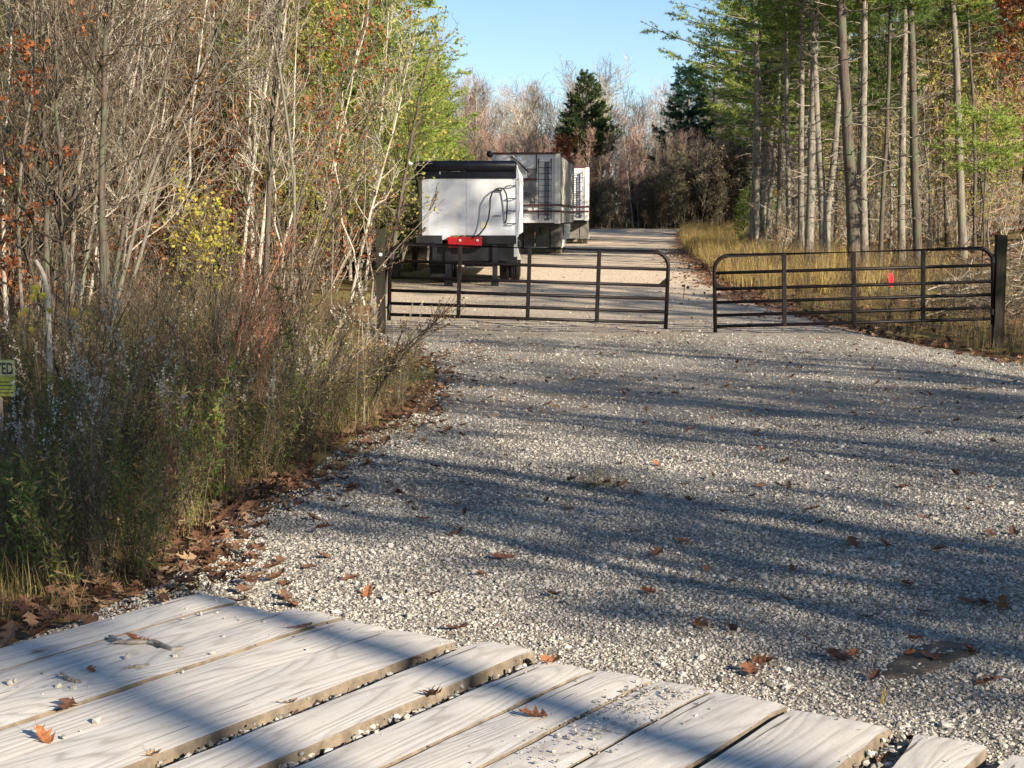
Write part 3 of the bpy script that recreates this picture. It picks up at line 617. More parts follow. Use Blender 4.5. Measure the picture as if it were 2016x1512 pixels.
def big_trailer():
    t = empty('box_trailer')
    b = MB(); b.box((-1.32, .03, 1.27), (1.32, 12.6, 3.93)); b.obj('body', M['alu'], t)
    sd_ = MB()
    for yy in np.arange(.35, 12.3, .42): sd_.bbox((1.322, yy, 2.0), (1.36, yy + .16, 3.86), .008)
    sd_.box((1.321, .25, 1.3), (1.335, 12.5, 1.7)); sd_.box((1.321, .25, 1.98), (1.333, 12.5, 3.88)); sd_.obj('side_panel', M['alu_side'], t)
    sd_ = MB(); sd_.box((-1.335, .25, 1.3), (-1.321, 12.5, 3.88)); sd_.obj('side_panel', M['alu_side'], t)
    for s_ in (-1, 1):
        x0, x1 = (1.12, 1.345) if s_ > 0 else (-1.345, -1.22)
        MB().bbox((x0, -.03, 1.24), (x1, .2, 3.95), .012).obj('corner_post', M['pale'] if s_ > 0 else M['alu'], t)
    tr = MB(); tr.bbox((-1.36, -.05, 3.93), (1.2, .06, 4.0), .01); tr.box((1.30, 0, 3.90), (1.38, 12.6, 3.98)); tr.obj('top_rail', M['maroon'], t)
    MB().bbox((-1.2, -.012, 3.45), (1.1, .025, 3.90), .008).obj('upper_panel', M['alu'], t)
    MB().bbox((-1.2, -.010, 2.98), (.42, .026, 3.42), .008).obj('upper_panel', M['alu'], t)
    MB().bbox((-1.2, -.012, 2.05), (.42, .028, 2.92), .008).obj('door_panel', M['darkpanel'], t)
    MB().bbox((.05, -.03, 2.9), (.42, .0, 3.38), .008).obj('vent_panel', M['darkpanel'], t)
    MB().bbox((-.5, -.06, 2.92), (.44, -.012, 3.0), .008).obj('hinge_bar', M['maroon'], t)
    MB().tube([(.42, -.05, 3.2), (.42, -.05, 3.98)], .022, 6).obj('stay', M['blackmetal'], t)
    MB().bbox((.72, -.02, 1.36), (.92, .02, 3.62), .006).obj('bluegrey_strip', M['bluegrey'], t)  # plain dark blue-grey strip behind the ladder
    for z in (1.72, 1.96):
        q = MB(); q.bbox((-1.35, -.09, z - .035), (1.37, -.03, z + .035), .008); q.box((1.365, -.03, z - .033), (1.40, 12.4, z + .033)); q.obj('belt_rail', M['maroon'], t)
    ld = empty('ladder'); ld.parent = t
    q = MB()
    for x in (.50, 1.0): q.tube([(x, -.02, 3.74), (x, -.16, 3.70), (x, -.16, 1.46), (x, -.02, 1.44)], .022, 7)
    q.obj('rail', M['blackmetal'], ld)
    q = MB()
    for z in np.arange(1.6, 3.7, .225): q.tube([(.50, -.16, z), (1.0, -.16, z)], .014, 6)
    q.obj('rungs', M['blackmetal'], ld)
    MB().tube([(-.55, -.06, 3.85), (-.35, -.1, 3.7), (.12, -.12, 3.22)], .03, 6).obj('tarp_arm', M['blackmetal'], t)
    MB().tube([(-.52, -.1, 3.88), (-.22, -.14, 3.62)], .035, 6).obj('tarp_arm', M['pale'], t)
    rl = MB(); rl.lathe([(-.3, .01), (-.3, .12), (.0, .13), (.05, .09), (12.5, .09), (12.5, .01)], 'y', (-1.40, 0, 3.93), 16); rl.obj('tarp_roll', M['blackmetal'], t, True)
    MB().tube([(-1.36, -.15, 3.98), (-1.28, -.12, 4.1)], .06, 8).obj('roll_cap', M['pale'], t)
    a = np.linspace(0, math.pi / 2, 9)
    MB().tube([(-.15 + .5 * math.sin(v), -.08 - .12 * math.sin(v * 2), 2.05 + .42 * math.cos(v)) for v in a] + [(.36, -.07, 1.86)], .016, 6).obj('hose', M['rubber'], t, True)
    MB().tube([(-.15 + .42 * math.sin(v), -.05, 2.02 + .36 * math.cos(v)) for v in a], .014, 6).obj('hose', M['rubber'], t, True)
    MB().box((-.4, -.095, 1.80), (.15, -.035, 1.85)).obj('bar', M['pale'], t)
    for x in (-.25, -.08, .75, .95, -1.0, -.8):
        MB().lathe([(-.06, .005), (-.06, .05), (-.02, .06), (.03, .06)], 'y', (x, -.01, 1.5 + (.08 if x == -.08 else 0)), 14).obj('lamp', M['white'], t)
    MB().bbox((-1.1, .0, 1.27), (1.1, .06, 1.42), .01).obj('sill', M['alu'], t)
    fr = MB(); fr.box((-1.28, .25, 1.10), (1.28, 12.4, 1.268)); fr.box((-.5, .3, .8), (-.38, 12, 1.1)); fr.box((.38, .3, .8), (.5, 12, 1.1)); fr.obj('frame', M['blackmetal'], t)
    for x0, x1 in ((-1.3, -.76), (-.72, -.24), (-.20, .24), (.27, .84), (.88, 1.35)):
        q = MB(); sl = MB(); q.bbox((x0, 1.55, .30), (x1, 1.575, 1.12), .005); q.obj('mud_flap', M['dusty_rubber'], t)
    for yy in (2.3, 3.6):
        for xx in (-1.17, -.88, .88, 1.17): wheel(t, xx, yy, .51, .51, .26, M['dusty_rubber'])
        MB().tube([(-1.2, yy, .52), (1.2, yy, .52)], .08, 10).obj('axle', M['blackmetal'], t)
    MB().bbox((1.27, 4.5, .55), (1.31, 9.5, 1.2), .01).obj('side_skirt', M['pale'], t)
    q = MB(); a = np.linspace(.25, math.pi - .3, 12); q.tube([(1.34, 2.3 - .62 * math.cos(v), .55 + .62 * math.sin(v)) for v in a], .025, 6); q.obj('fender', M['blackmetal'], t)
    MB().hexa([(1.28, 1.6, .28), (1.38, 1.6, .28), (1.38, 4.3, .42), (1.28, 4.3, .42), (1.28, 1.6, .55), (1.38, 1.6, .55), (1.38, 4.3, .62), (1.28, 4.3, .62)]).obj('side_guard', M['pale'], t)
    for xx in (-.9, .9):
        q = MB(); q.tube([(xx, 10.2, .1), (xx, 10.2, 1.2)], .07, 8); q.box((xx - .15, 10.05, .0), (xx + .15, 10.35, .1)); q.obj('landing_leg', M['blackmetal'], t)
    return t
t2 = big_trailer(); place(t2, .54, 60.6, .1, .083)
tag(t2, 'tall dull aluminium box trailer with rear ladder, middle of the parked row', 'trailer', 'tall box trailers with rear ladders')
def copy_tree(o, parent=None):
    c = o.copy(); COL.objects.link(c); c.parent = parent
    for ch in [x for x in bpy.data.objects if x.parent == o]: copy_tree(ch, c)
    return c
t3 = copy_tree(t2); place(t3, 2.60, 79.5, .17, .046)
t3['label'] = 'farthest box trailer of the row, only its pale right edge and ladder showing'

# ------------------------------------------------------------------ gates and posts
M['gate'] = plain('brown_black_tube', (.0075, .0045, .0045), .5, 0, .4, 8, .25)
M['postwood'] = bark_mat('creosoted_timber', (.012, .010, .008), (.045, .037, .030), (.03, .033, .02), 1.2, 30)
GZ = [0, .193, .417, .645, .925, 1.22]
def gate(hx, hy, fx_, fy_, lab, D=26.6):
    A = P(hx, hy, D); B = P(fx_, fy_, D); L = (B - A).length
    t = empty('field_gate', A); d = (B - A).normalized(); up = Vector((0, 0, 1)); up = (up - d * up.dot(d)).normalized(); nn = d.cross(up)
    t.rotation_euler = Matrix((d, -nn, up)).transposed().to_euler() if False else Matrix((d, up.cross(d), up)).transposed().to_euler()
    tag(t, lab, 'gate', 'pair of metal field gates')
    r = .25; H = 1.22; a = np.linspace(0, math.pi / 2, 8)
    pts = [(0, 0, -.10)] + [(r - r * math.cos(v), 0, H - r + r * math.sin(v)) for v in a] + [(L - r + r * math.sin(v), 0, H - r + r * math.cos(v)) for v in a] + [(L, 0, -.10)]
    MB().tube(pts, .034, 12).obj('outer_frame', M['gate'], t, True)
    for z in GZ[:-1]: MB().tube([(.015, 0, z), (L - .015, 0, z)], .029, 10).obj('rail', M['gate'], t, True)
    for q_ in (.25, .5, .75): MB().bbox((L * q_ - .034, -.036, -.03), (L * q_ + .034, .036, H), .004).obj('brace', M['gate'], t)
    MB().hexa([(L - .17, -.012, .63), (L - .03, -.012, .62), (L - .03, .012, .62), (L - .17, .012, .63), (L - .15, -.012, .67), (L - .03, -.012, .78), (L - .03, .012, .78), (L - .15, .012, .67)]).obj('latch_bracket', M['gate'], t)
    for z in (.12, 1.02):
        q = MB(); q.tube([(-.13, 0, z), (-.03, 0, z)], .014, 8); q.tube([(0, 0, z - .05), (0, 0, z + .05)], .042, 10); q.obj('hinge', M['blackmetal'], t)
    return t
gate(766, 619, 1311, 636, 'closed left metal gate leaf of six brown tubes in front of the dump trailer')
gate(1954, 627.5, 1408, 643, 'right metal gate leaf of six dark tubes in front of the pine trunks')
def post(x0, x1, ytop, lab, D=26.6, depth=.16):
    a = P(x0, ytop, D); b = P(x1, ytop, D); zb = float(gz((a.x + b.x) / 2, D)) - .3
    q = MB(); h = a.z - zb; hw_ = (b.x - a.x) / 2; sg = 14; V = []
    for i in range(sg):
        for (u, v) in ((-1, -1), (1, -1), (1, 1), (-1, 1)):
            V.append((u * hw_ * (1 + .02 * math.sin(i * 2.1 + u)), v * depth / 2 * (1 + .03 * math.sin(i * 1.7 + v)), h * i / (sg - 1) - (.0 if i < sg - 1 else .01 * (u > 0))))
    idx = np.arange(sg * 4).reshape(sg, 4); a_ = idx[:-1]; b2 = idx[1:]
    q.add(V, np.stack([a_, np.roll(a_, -1, 1), np.roll(b2, -1, 1), b2], -1).reshape(-1, 4)); q.f[(4, 0)].append(np.array([idx[-1], idx[0][::-1]]))
    o = q.obj('gate_post', M['postwood'], loc=((a.x + b.x) / 2, D + .02, zb)); tag(o, lab, 'post', 'timber gate posts'); return o, hw_, zb
lp, hw_, zb = post(740, 757, 450, 'dark timber gate post at the left, half hidden in brown weeds, with round tags')
rp_, hw2, zb2 = post(1962, 1981.5, 462, 'tall dark square gate post at the far right beside the gate hinges')
for (px, py, r) in ((749, 501, .03), (756.5, 523, .026)):
    c = P(px, py, 26.5); MB().lathe([(-.012, .003), (-.012, r), (0, r)], 'y', (c.x - lp.location.x, -.085, c.z - zb), 14).obj('tag', M['pale'], lp)
a = P(1958.5, 642, 26.5); b2_ = P(1958.5, 690, 26.5); h0 = float(gz(a.x, 26.5))
q = MB(); q.box((-.022, -.012, 0), (.022, .012, a.z - h0)); tag(q.obj('stake', M['blackmetal'], loc=(a.x, 26.48, h0 - .02)), 'short flat dark stake at the foot of the right gate post', 'stake')
x, y, z = G(1346, 590); q = MB(); q.tube([(0, 0, 0), (.01, 0, .30)], .012, 6); s_ = q.obj('marker_stake', M['twig_red'], loc=(x, y, zr(x, y) - .01)); tag(s_, 'little rusty stake with dark clip in the gap between the gates', 'stake')
q = MB(); q.bbox((-.04, -.01, .28), (.03, .01, .33), .004); q.lathe([(-.012, .003), (-.012, .035), (.012, .035), (.012, .003)], 'y', (.09, 0, .27), 10); q.obj('clip', M['blackmetal'], s_)
x, y, z = G(1752, 590); q = MB(); q.box((-.02, -.012, 0), (.02, .012, .55)); s_ = q.obj('survey_stake', M['bark_dark'], loc=(x, y, zr(x, y) - .02)); tag(s_, 'dark survey stake with bright red ribbon behind the right gate', 'stake')
q = MB()
M['ribbon'] = plain('red_ribbon', (.75, .03, .05), .5, 0, .15, 9)
q.hexa([(-.04, -.02, .30), (.05, -.03, .31), (.055, -.02, .31), (-.04, -.012, .31), (-.05, -.03, .62), (.045, -.03, .60), (.05, -.02, .60), (-.045, -.02, .62)]); q.hexa([(.03, -.04, .35), (.07, -.05, .33), (.075, -.045, .33), (.035, -.035, .35), (.0, -.03, .55), (.05, -.04, .56), (.055, -.035, .56), (.005, -.02, .55)]); q.obj('ribbon', M['ribbon'], s_)

# posted sign at the left picture edge
A = P(-43, 780, 12.4); B = P(29, 708, 12.4); wd = B.x - A.x; hh = B.z - A.z
sg_ = empty('notice_sign', (A.x, 12.4, A.z)); tag(sg_, 'yellow notice sign cut by the left picture edge, lettering ends in TED', 'sign')
M['signy'] = plain('sign_yellow', (.12, .15, .03), .5, 0, .15, 12); M['signw'] = plain('sign_pale', (.16, .20, .12), .5, 0, .1, 12)
MB().box((0, 0, 0), (wd, .004, hh)).obj('board', M['signy'], sg_)
MB().box((.004, -.002, hh * .56), (wd - .004, .0, hh - .006)).obj('header', M['signw'], sg_)
def text_mesh(body, name, width, mat, parent, loc):
    cu = bpy.data.curves.new(name, 'FONT'); cu.body = body; cu.extrude = .01; cu.offset = .02; tmp = bpy.data.objects.new(name, cu); COL.objects.link(tmp)
    dg = bpy.context.evaluated_depsgraph_get(); me = bpy.data.meshes.new_from_object(tmp.evaluated_get(dg)); bpy.data.objects.remove(tmp); bpy.data.curves.remove(cu)
    co = np.empty(len(me.vertices) * 3, np.float32); me.vertices.foreach_get('co', co); co = co.reshape(-1, 3)
    s_ = width / (co[:, 0].max() - co[:, 0].min()); hgt = .095 / (co[:, 1].max() - co[:, 1].min())
    out = np.stack([(co[:, 0] - co[:, 0].min()) * s_, -co[:, 2] * .05, (co[:, 1] - co[:, 1].min()) * hgt], -1)
    me.vertices.foreach_set('co', out.astype(np.float32).ravel()); me.materials.clear(); me.materials.append(mat)
    o = bpy.data.objects.new(name, me); COL.objects.link(o); o.parent = parent; o.location = loc; return o
text_mesh('POSTED', 'lettering', wd - .03, M['blackmetal'], sg_, (.015, -.004, hh * .60))
q = MB()
for k in range(4): q.box((.02, -.0022, hh * (.08 + .1 * k)), (wd - .02 - .03 * (k % 2), -.0005, hh * (.105 + .1 * k)))
q.obj('small_print', M['blackmetal'], sg_)
zb = float(gz(A.x + wd / 2, 12.45)); MB().bbox((wd / 2 - .03, .006, zb - A.z - .1), (wd / 2 + .03, .05, hh + .1), .006).obj('stake', M['bark_grey'], sg_)
# ------------------------------------------------------------------ vegetation generators
def grow(Pp, Rp, n, t0, t1, L, ang, up, rs, k, rng, rmin=.0012, wig=.06, flat=0, lt=.5, taper=.85, azim=None):
    """n side shoots on the polylines Pp; returns points, radii"""
    npar, kk = Pp.shape[:2]
    ln = np.linalg.norm(Pp[:, -1] - Pp[:, 0], axis=1); pi = rng.choice(npar, n, p=ln / ln.sum())
    t = rng.uniform(t0, t1, n); f = t * (kk - 1); i = np.minimum(f.astype(int), kk - 2); fr = (f - i)[:, None]
    st = Pp[pi, i] * (1 - fr) + Pp[pi, i + 1] * fr; T = unit(Pp[pi, i + 1] - Pp[pi, i])
    r0 = np.minimum((Rp[pi, i] * (1 - fr[:, 0]) + Rp[pi, i + 1] * fr[:, 0]) * rs, 1)
    q = rng.normal(0, 1, (n, 3))
    if azim is not None: q = azim[None] + .6 * q
    pr = unit(np.cross(T, np.cross(q, T)))
    a = np.radians(rng.uniform(ang[0], ang[1], n))[:, None]
    d = np.cos(a) * T + np.sin(a) * pr
    if flat: d[:, 2] *= (1 - flat); d = unit(d)
    Ls = (L[0] + (L[1] - L[0]) * rng.random(n)) * (1 - lt * t)
    s_ = np.linspace(0, 1, k)
    W = np.cumsum(rng.normal(0, 1, (n, k, 3)), 1) * wig / k ** .5; W -= W[:, :1]
    Q = st[:, None] + d[:, None] * (Ls[:, None] * s_)[..., None] + W * Ls[:, None, None]
    Q[..., 2] += up * Ls[:, None] * s_ ** 2
    R = np.maximum(r0[:, None] * (1 - taper * s_), rmin)
    return Q, R
def at_points(Pp, n, rng, t0=.2, t1=1.0):
    npar, kk = Pp.shape[:2]; ln = np.linalg.norm(Pp[:, -1] - Pp[:, 0], axis=1); pi = rng.choice(npar, n, p=ln / ln.sum())
    t = rng.uniform(t0, t1, n); f = t * (kk - 1); i = np.minimum(f.astype(int), kk - 2); fr = (f - i)[:, None]
    return Pp[pi, i] * (1 - fr) + Pp[pi, i + 1] * fr, unit(Pp[pi, i + 1] - Pp[pi, i])
def leaves(mb, C, D, ln, wd, rng, m=0, droop=.3, rnd=.8, fold=.0):
    """leaf-shaped quads"""
    n = len(C)
    if n == 0: return
    d = unit(D + rng.normal(0, rnd, (n, 3)) - np.array([0, 0, droop])); q = unit(np.cross(d, rng.normal(0, 1, (n, 3))))
    L = (ln[0] + (ln[1] - ln[0]) * rng.random(n))[:, None]; W_ = L * (wd[0] + (wd[1] - wd[0]) * rng.random(n))[:, None]
    a = C; b = C + d * L * .5 + q * W_ * .5; c = C + d * L; e = C + d * L * .5 - q * W_ * .5
    V = np.stack([a, b, c, e], 1).reshape(-1, 3); mb.add(V, np.arange(n * 4).reshape(n, 4), m)
def tufts(mb, C, D, nb, ln, wd, rng, m=0, spread=.7):
    n = len(C); C = np.repeat(C, nb, 0); D = np.repeat(D, nb, 0); N_ = n * nb
    d = unit(D + rng.normal(0, spread, (N_, 3)) + np.array([0, 0, .15])); q = unit(np.cross(d, rng.normal(0, 1, (N_, 3))))
    L = (ln[0] + (ln[1] - ln[0]) * rng.random(N_))[:, None]
    V = np.stack([C - q * wd * .5, C + q * wd * .5, C + d * L], 1).reshape(-1, 3); mb.add(V, np.arange(N_ * 3).reshape(N_, 3), m)
def trunk_line(H, lean, wig, k, rng, curve=0.0):
    s_ = np.linspace(0, 1, k); W = np.cumsum(rng.normal(0, 1, (k, 2)), 0) * wig; W -= W[:1]
    a = rng.uniform(0, 6.28)
    return np.stack([lean[0] * s_ * H + W[:, 0] + curve * math.cos(a) * np.sin(s_ * math.pi), lean[1] * s_ * H + W[:, 1] + curve * math.sin(a) * np.sin(s_ * math.pi), s_ * H - .15 * (s_ == 0)], -1)[None]
def bare_tree(seed, H, r0, twig='twig', bark='bark_grey', n1=26, n2=130, n3=420, t0=.25, lean=(0, 0), ang=(25, 60), L1=None, up=.25, leaf=None, nleaf=0, lsz=(.05, .09), lw=(.5, .8), wig=.06, line=None, rad=None, tw=(.0035, .0022), droop=.3):
    rng = np.random.default_rng(seed)
    Pt = trunk_line(H, lean, wig, 12, rng) if line is None else line; k = Pt.shape[1]
    Rt = (r0 * (1 - .88 * np.linspace(0, 1, k) ** .9))[None] if rad is None else rad
    Rt = Rt.copy(); Rt[0, 0] *= 1.35
    tm = MB(); tm.tubes(Pt, Rt, 9)
    cm = MB(); L1 = L1 or (.18 * H, .36 * H)
    P1, R1 = grow(Pt, Rt, n1, t0, .97, L1, ang, up, .55, 7, rng, .004, .10); cm.tubes(P1, R1, 5)
    P2, R2 = grow(P1, R1, n2, .15, 1, (L1[0] * .35, L1[1] * .5), (20, 60), up * .6, .65, 5, rng, tw[0], .12); cm.tubes(P2, R2, 3)
    P3, R3 = grow(P2, R2, n3, .1, 1, (L1[0] * .18, L1[1] * .3), (20, 65), up * .3, .8, 4, rng, tw[1], .12, taper=.5); cm.tubes(P3, R3, 3)
    if leaf:
        C, D = at_points(np.concatenate([P3]), nleaf, rng, .1, 1.0); leaves(cm, C + rng.normal(0, .02, C.shape), D, lsz, lw, rng, 1, droop)
    return tm.mesh('trunk', M[bark], True), cm.mesh('crown', [M[twig]] + ([M[leaf]] if leaf else []))
def pine(seed, H, r0, cb, rmax=2.6, needle='needle', bark='bark_pine', step=.42, per=5, ntw=15, nt=4, lean=(0, 0), dead=40, tl=(.09, .16), tw=.022, top=.25, line=None, nb=8, sag=-.05, rad=None):
    rng = np.random.default_rng(seed)
    Pt = trunk_line(H, lean, .035, 14, rng) if line is None else line; k = Pt.shape[1]
    Rt = (r0 * (1 - .85 * np.linspace(0, 1, k)))[None] if rad is None else rad; Rt = Rt.copy(); Rt[0, 0] *= 1.3
    tm = MB(); tm.tubes(Pt, Rt, 10)
    Hh = Pt[0, -1, 2]
    if dead:
        Pd, Rd = grow(Pt, Rt, dead, .12, min(.95, cb / Hh + .1), (.25, 1.25), (60, 100), -.06, .22, 6, rng, .004, .11, lt=0); Rd = np.minimum(Rd, .013); tm.tubes(Pd, Rd, 4, 1)
        Pe, Re = grow(Pd, Rd, dead * 3, .3, 1, (.15, .6), (25, 60), -.1, .7, 4, rng, .003, .14); tm.tubes(Pe, Re, 3, 1)
    cm = MB(); z = cb; Ps = []
    while z < Hh - .3:
        f = (z - cb) / (Hh - cb); prof = rmax * (min(1, .55 + f * 1.8) * (1 - f) ** .75 + .12) 
        f_ = np.interp(z, Pt[0, :, 2], np.arange(k)); i = min(int(f_), k - 2); c = Pt[0, i] * (1 - f_ + i) + Pt[0, i + 1] * (f_ - i)
        a0 = rng.uniform(0, 6.28)
        for j in range(per):
            a = a0 + j * 6.283 / per + rng.normal(0, .25); L = prof * rng.uniform(.55, 1.15); s_ = np.linspace(0, 1, 8)
            q = c + np.stack([math.cos(a) * s_ * L, math.sin(a) * s_ * L, (.22 + .5 * f) * s_ * L * .5 + sag * L * s_ ** 2 + .16 * L * s_ ** 3 + rng.normal(0, .02, 8).cumsum()], -1); Ps.append(q)
        z += step * rng.uniform(.7, 1.3) * (1 - .4 * f)
    P1 = np.array(Ps); R1 = np.maximum(.016 * (1 - .8 * np.linspace(0, 1, 8))[None] * (np.linalg.norm(P1[:, -1] - P1[:, 0], axis=1)[:, None] / 1.8), .004)
    cm.tubes(P1, R1, 4)
    P2, R2 = grow(P1, R1, len(P1) * ntw, .25, 1, (.3, .75), (30, 65), .08, .6, 4, rng, .003, .08, flat=.75, lt=.4); cm.tubes(P2, R2, 3)
    C, D = at_points(P2, len(P2) * nt, rng, .15, 1.0)
    e = P2[:, -1]; C = np.concatenate([C, e]); D = np.concatenate([D, unit(P2[:, -1] - P2[:, -2])])
    tufts(cm, C, D, nb, tl, tw, rng, 1)
    return tm.mesh('trunk', [M[bark], M['twig']], True), cm.mesh('crown', [M['twig'], M[needle]])
def tree_obj(name, meshes, x, y, s_=1.0, rz=0.0, z=None):
    o = empty(name, (x, y, (float(gz(x, y)) if z is None else z) - .05), rz); o.scale = (s_, s_, s_)
    link('trunk', meshes[0], o); link('crown', meshes[1], o); return o
def px_line(pts, k=12):
    """trunk line from photo points (px, py) at distance D, in coordinates relative to its base"""
    return pts
def feature_line(D, pts, rng=None, k=12, depth=0.0, top_ext=0.0):
    W = [P(px, py, D) for px, py in pts]
    if top_ext: W.append(W[-1] + (W[-1] - W[-2]).normalized() * top_ext)
    base = W[0].copy(); zg = float(gz(base.x, base.y)); base.z = zg
    if W[0].z > zg + .05: W = [W[0] + (W[0] - W[1]) * ((W[0].z - zg) / max(.1, (W[1].z - W[0].z)))] + W; base = W[0].copy(); base.z = zg
    A = np.array([tuple(q - base) for q in W]); d = np.concatenate([[0], np.cumsum(np.linalg.norm(np.diff(A, axis=0), axis=1))]); t_ = np.linspace(0, d[-1], k)
    A = np.stack([np.interp(t_, d, A[:, i]) for i in range(3)], -1)
    # soften corners
    A[1:-1] = (A[:-2] + 2 * A[1:-1] + A[2:]) / 4
    rr = np.random.default_rng(int(abs(pts[0][0] * 7 + pts[0][1]))); A[1:] += np.cumsum(rr.normal(0, .012, (k - 1, 3)), 0) * np.array([1, 1.5, 0]); A[:, 1] += depth * np.linspace(0, 1, k) * d[-1]
    A[0, 2] = -.1
    return A[None], base
def in_view(x, y, pad=.03): return y > 1 and abs(x / y) < .333 + pad

# ---------------- far woodland behind the lane
rng = np.random.default_rng(101)
FARB = [bare_tree(200 + i, 12.5, .12, ['twig', 'twig_pink', 'twig_pale', 'twig'][i % 4], ['bark_birch', 'bark_grey', 'bark_grey', 'bark_pine'][i % 4], 30, 230, 900, .2, ang=(15, 45), up=.35, tw=(.012, .008)) for i in range(5)]
far = []
for i in range(250):
    y = rng.uniform(113, 150); x = rng.uniform(-20, 52) * y / 130
    o = tree_obj('bare_tree', FARB[i % 5], x, y, rng.uniform(.66, .86), rng.uniform(0, 6.28)); far.append(o)
    tag(o, None, 'tree', 'leafless trees of the far woodland')
ordinal_labels(far, 'grey leafless tree in the far woodland, {} from its left end')
# pale saplings band
BIR = [bare_tree(300 + i, 7.5, .045, ['twig_pink', 'twig', 'twig_pink'][i % 3], ['bark_birch', 'bark_grey', 'bark_birch'][i % 3], 22, 120, 380, .25, ang=(8, 28), up=.25, L1=(1.0, 2.0), tw=(.008, .006)) for i in range(4)]
sap = []
for i in range(230):
    y = rng.uniform(105.5, 118); x = rng.uniform(-9, 20); 
    o = tree_obj('birch_sapling', BIR[i % 4], x, y, rng.uniform(.6, .86), rng.uniform(0, 6.28)); sap.append(o); tag(o, None, 'sapling', 'slim birch saplings at the end of the lane')
ordinal_labels(sap, 'slim pinkish bare sapling at the far end of the lane, {} from the left')
# dark brush in front of the saplings at the lane end
DBR = [bare_tree(340 + i, 5.2, .035, ['twig', 'twig_dark', 'twig'][i], 'bark_dark', 34, 200, 700, .03, ang=(10, 35), up=.2, L1=(1.0, 2.0), leaf=['leaf_green', 'herb_brown', 'herb'][i], nleaf=[160, 220, 420][i], lsz=(.10, .18), tw=(.010, .008)) for i in range(3)]
br = []
for i in range(190):
    u = rng.random(); x = 4.6 + 13.5 * u; y = 104.5 + rng.uniform(0, 4); 
    o = tree_obj('dark_shrub', DBR[i % 3], x, y, rng.uniform(.5, .9) * (.68 + .42 * float(sstep(.3, .6, u))), rng.uniform(0, 6.28)); br.append(o); tag(o, None, 'shrub', 'dark shrubs closing off the lane')
ordinal_labels(br, 'dark brushy shrub closing off the lane, {} from the left')
# cedar
def cedar(seed, H, rmax):
    rng = np.random.default_rng(seed); Pt = trunk_line(H, (0, 0), .03, 12, rng); Rt = (.16 * (1 - .85 * np.linspace(0, 1, 12)))[None]
    tm = MB(); tm.tubes(Pt, Rt, 8); Ps = []
    for z in np.arange(4.9, H - .1, .12):
        f = (z - 4.9) / (H - 4.9); pr = rmax * min(1, .7 + f * 2.2) * (1 - f) ** .85
        for j in range(4):
            a = rng.uniform(0, 6.28); L = pr * rng.uniform(.6, 1.12) + .15; s_ = np.linspace(0, 1, 6)
            Ps.append(np.array([0, 0, z]) + np.stack([math.cos(a) * s_ * L, math.sin(a) * s_ * L, .28 * L * s_ ** 1.5], -1))
    P1 = np.array(Ps); R1 = np.full(P1.shape[:2], .012); cm = MB(); cm.tubes(P1, R1, 3)
    P2, R2 = grow(P1, R1, len(P1) * 12, .3, 1, (.25, .6), (20, 50), .3, .8, 3, rng, .006); 
    C, D = at_points(P2, len(P2) * 5, rng, .1, 1); tufts(cm, C, D, 5, (.10, .22), .06, rng, 1, .6)
    return tm.mesh('trunk', M['bark_dark'], True), cm.mesh('crown', [M['twig'], M['cedar']])
c = P(1152, 300, 101); o = tree_obj('cedar_tree', cedar(5, 10.7, 2.7), 1152 and (1152 - 1008) / FPX * 109.5, 109.5, 1.0)
tag(o, 'dark green conical cedar standing alone above the far saplings in the middle', 'tree')
# orange leaved shrub and pale forked birch
o = tree_obj('leafy_shrub', bare_tree(77, 5.6, .06, 'twig_red', 'bark_grey', 26, 150, 500, .1, ang=(15, 45), leaf='leaf_rust', nleaf=2600, lsz=(.10, .18), tw=(.008, .006)), P(1112, 300, 104).x, 104, 1)
tag(o, 'rusty orange leaved shrub directly left below the dark cedar', 'shrub')
for (pp, r, lab) in ((((1036, 300), (1030, 255), (1010, 215)), .09, 'pale white forked birch above the left roof corner of the box trailer'), (((1232, 300), (1226, 240), (1236, 180)), .06, 'thin pale birch directly right of the dark cedar')):
    ln, bs = feature_line(106, pp, top_ext=1.0); o = tree_obj('birch_tree', bare_tree(90 + int(r * 100), 9, r, 'twig_pale', 'bark_birch', 14, 60, 160, .35, ang=(15, 35), line=ln, tw=(.010, .008)), bs.x, bs.y); tag(o, lab, 'tree')
# evergreen clumps beyond the lane
PV = [pine(400, 13, .16, 3.6, 2.9, dead=46), pine(401, 14.5, .18, 4.2, 3.0, dead=50), pine(402, 12, .14, 3.0, 2.6, 'needle_light', dead=40), pine(403, 15, .19, 5.5, 2.8, dead=60), pine(404, 9, .11, 1.0, 2.2, 'needle_light', dead=10), pine(405, 14, .15, 4.4, 3.7, 'needle_light', step=.62, per=5, ntw=14, nt=3, dead=40), pine(406, 15, .16, 4.6, 3.7, 'needle', step=.66, per=5, ntw=14, nt=3, dead=46)]
dark = pine(410, 10.2, .17, 2.6, 2.6, 'needle_dark', per=5, step=.55, ntw=22, nt=4, dead=4, tl=(.12, .22), tw=.03, nb=8)
c = P(1342, 400, 84); o = tree_obj('pine_tree', dark, (1348 - 1008) / FPX * 113, 113, 1.12, 1.0); tag(o, 'dark blue green pine with one long bare-tipped branch reaching left over the saplings', 'tree')
pines = []
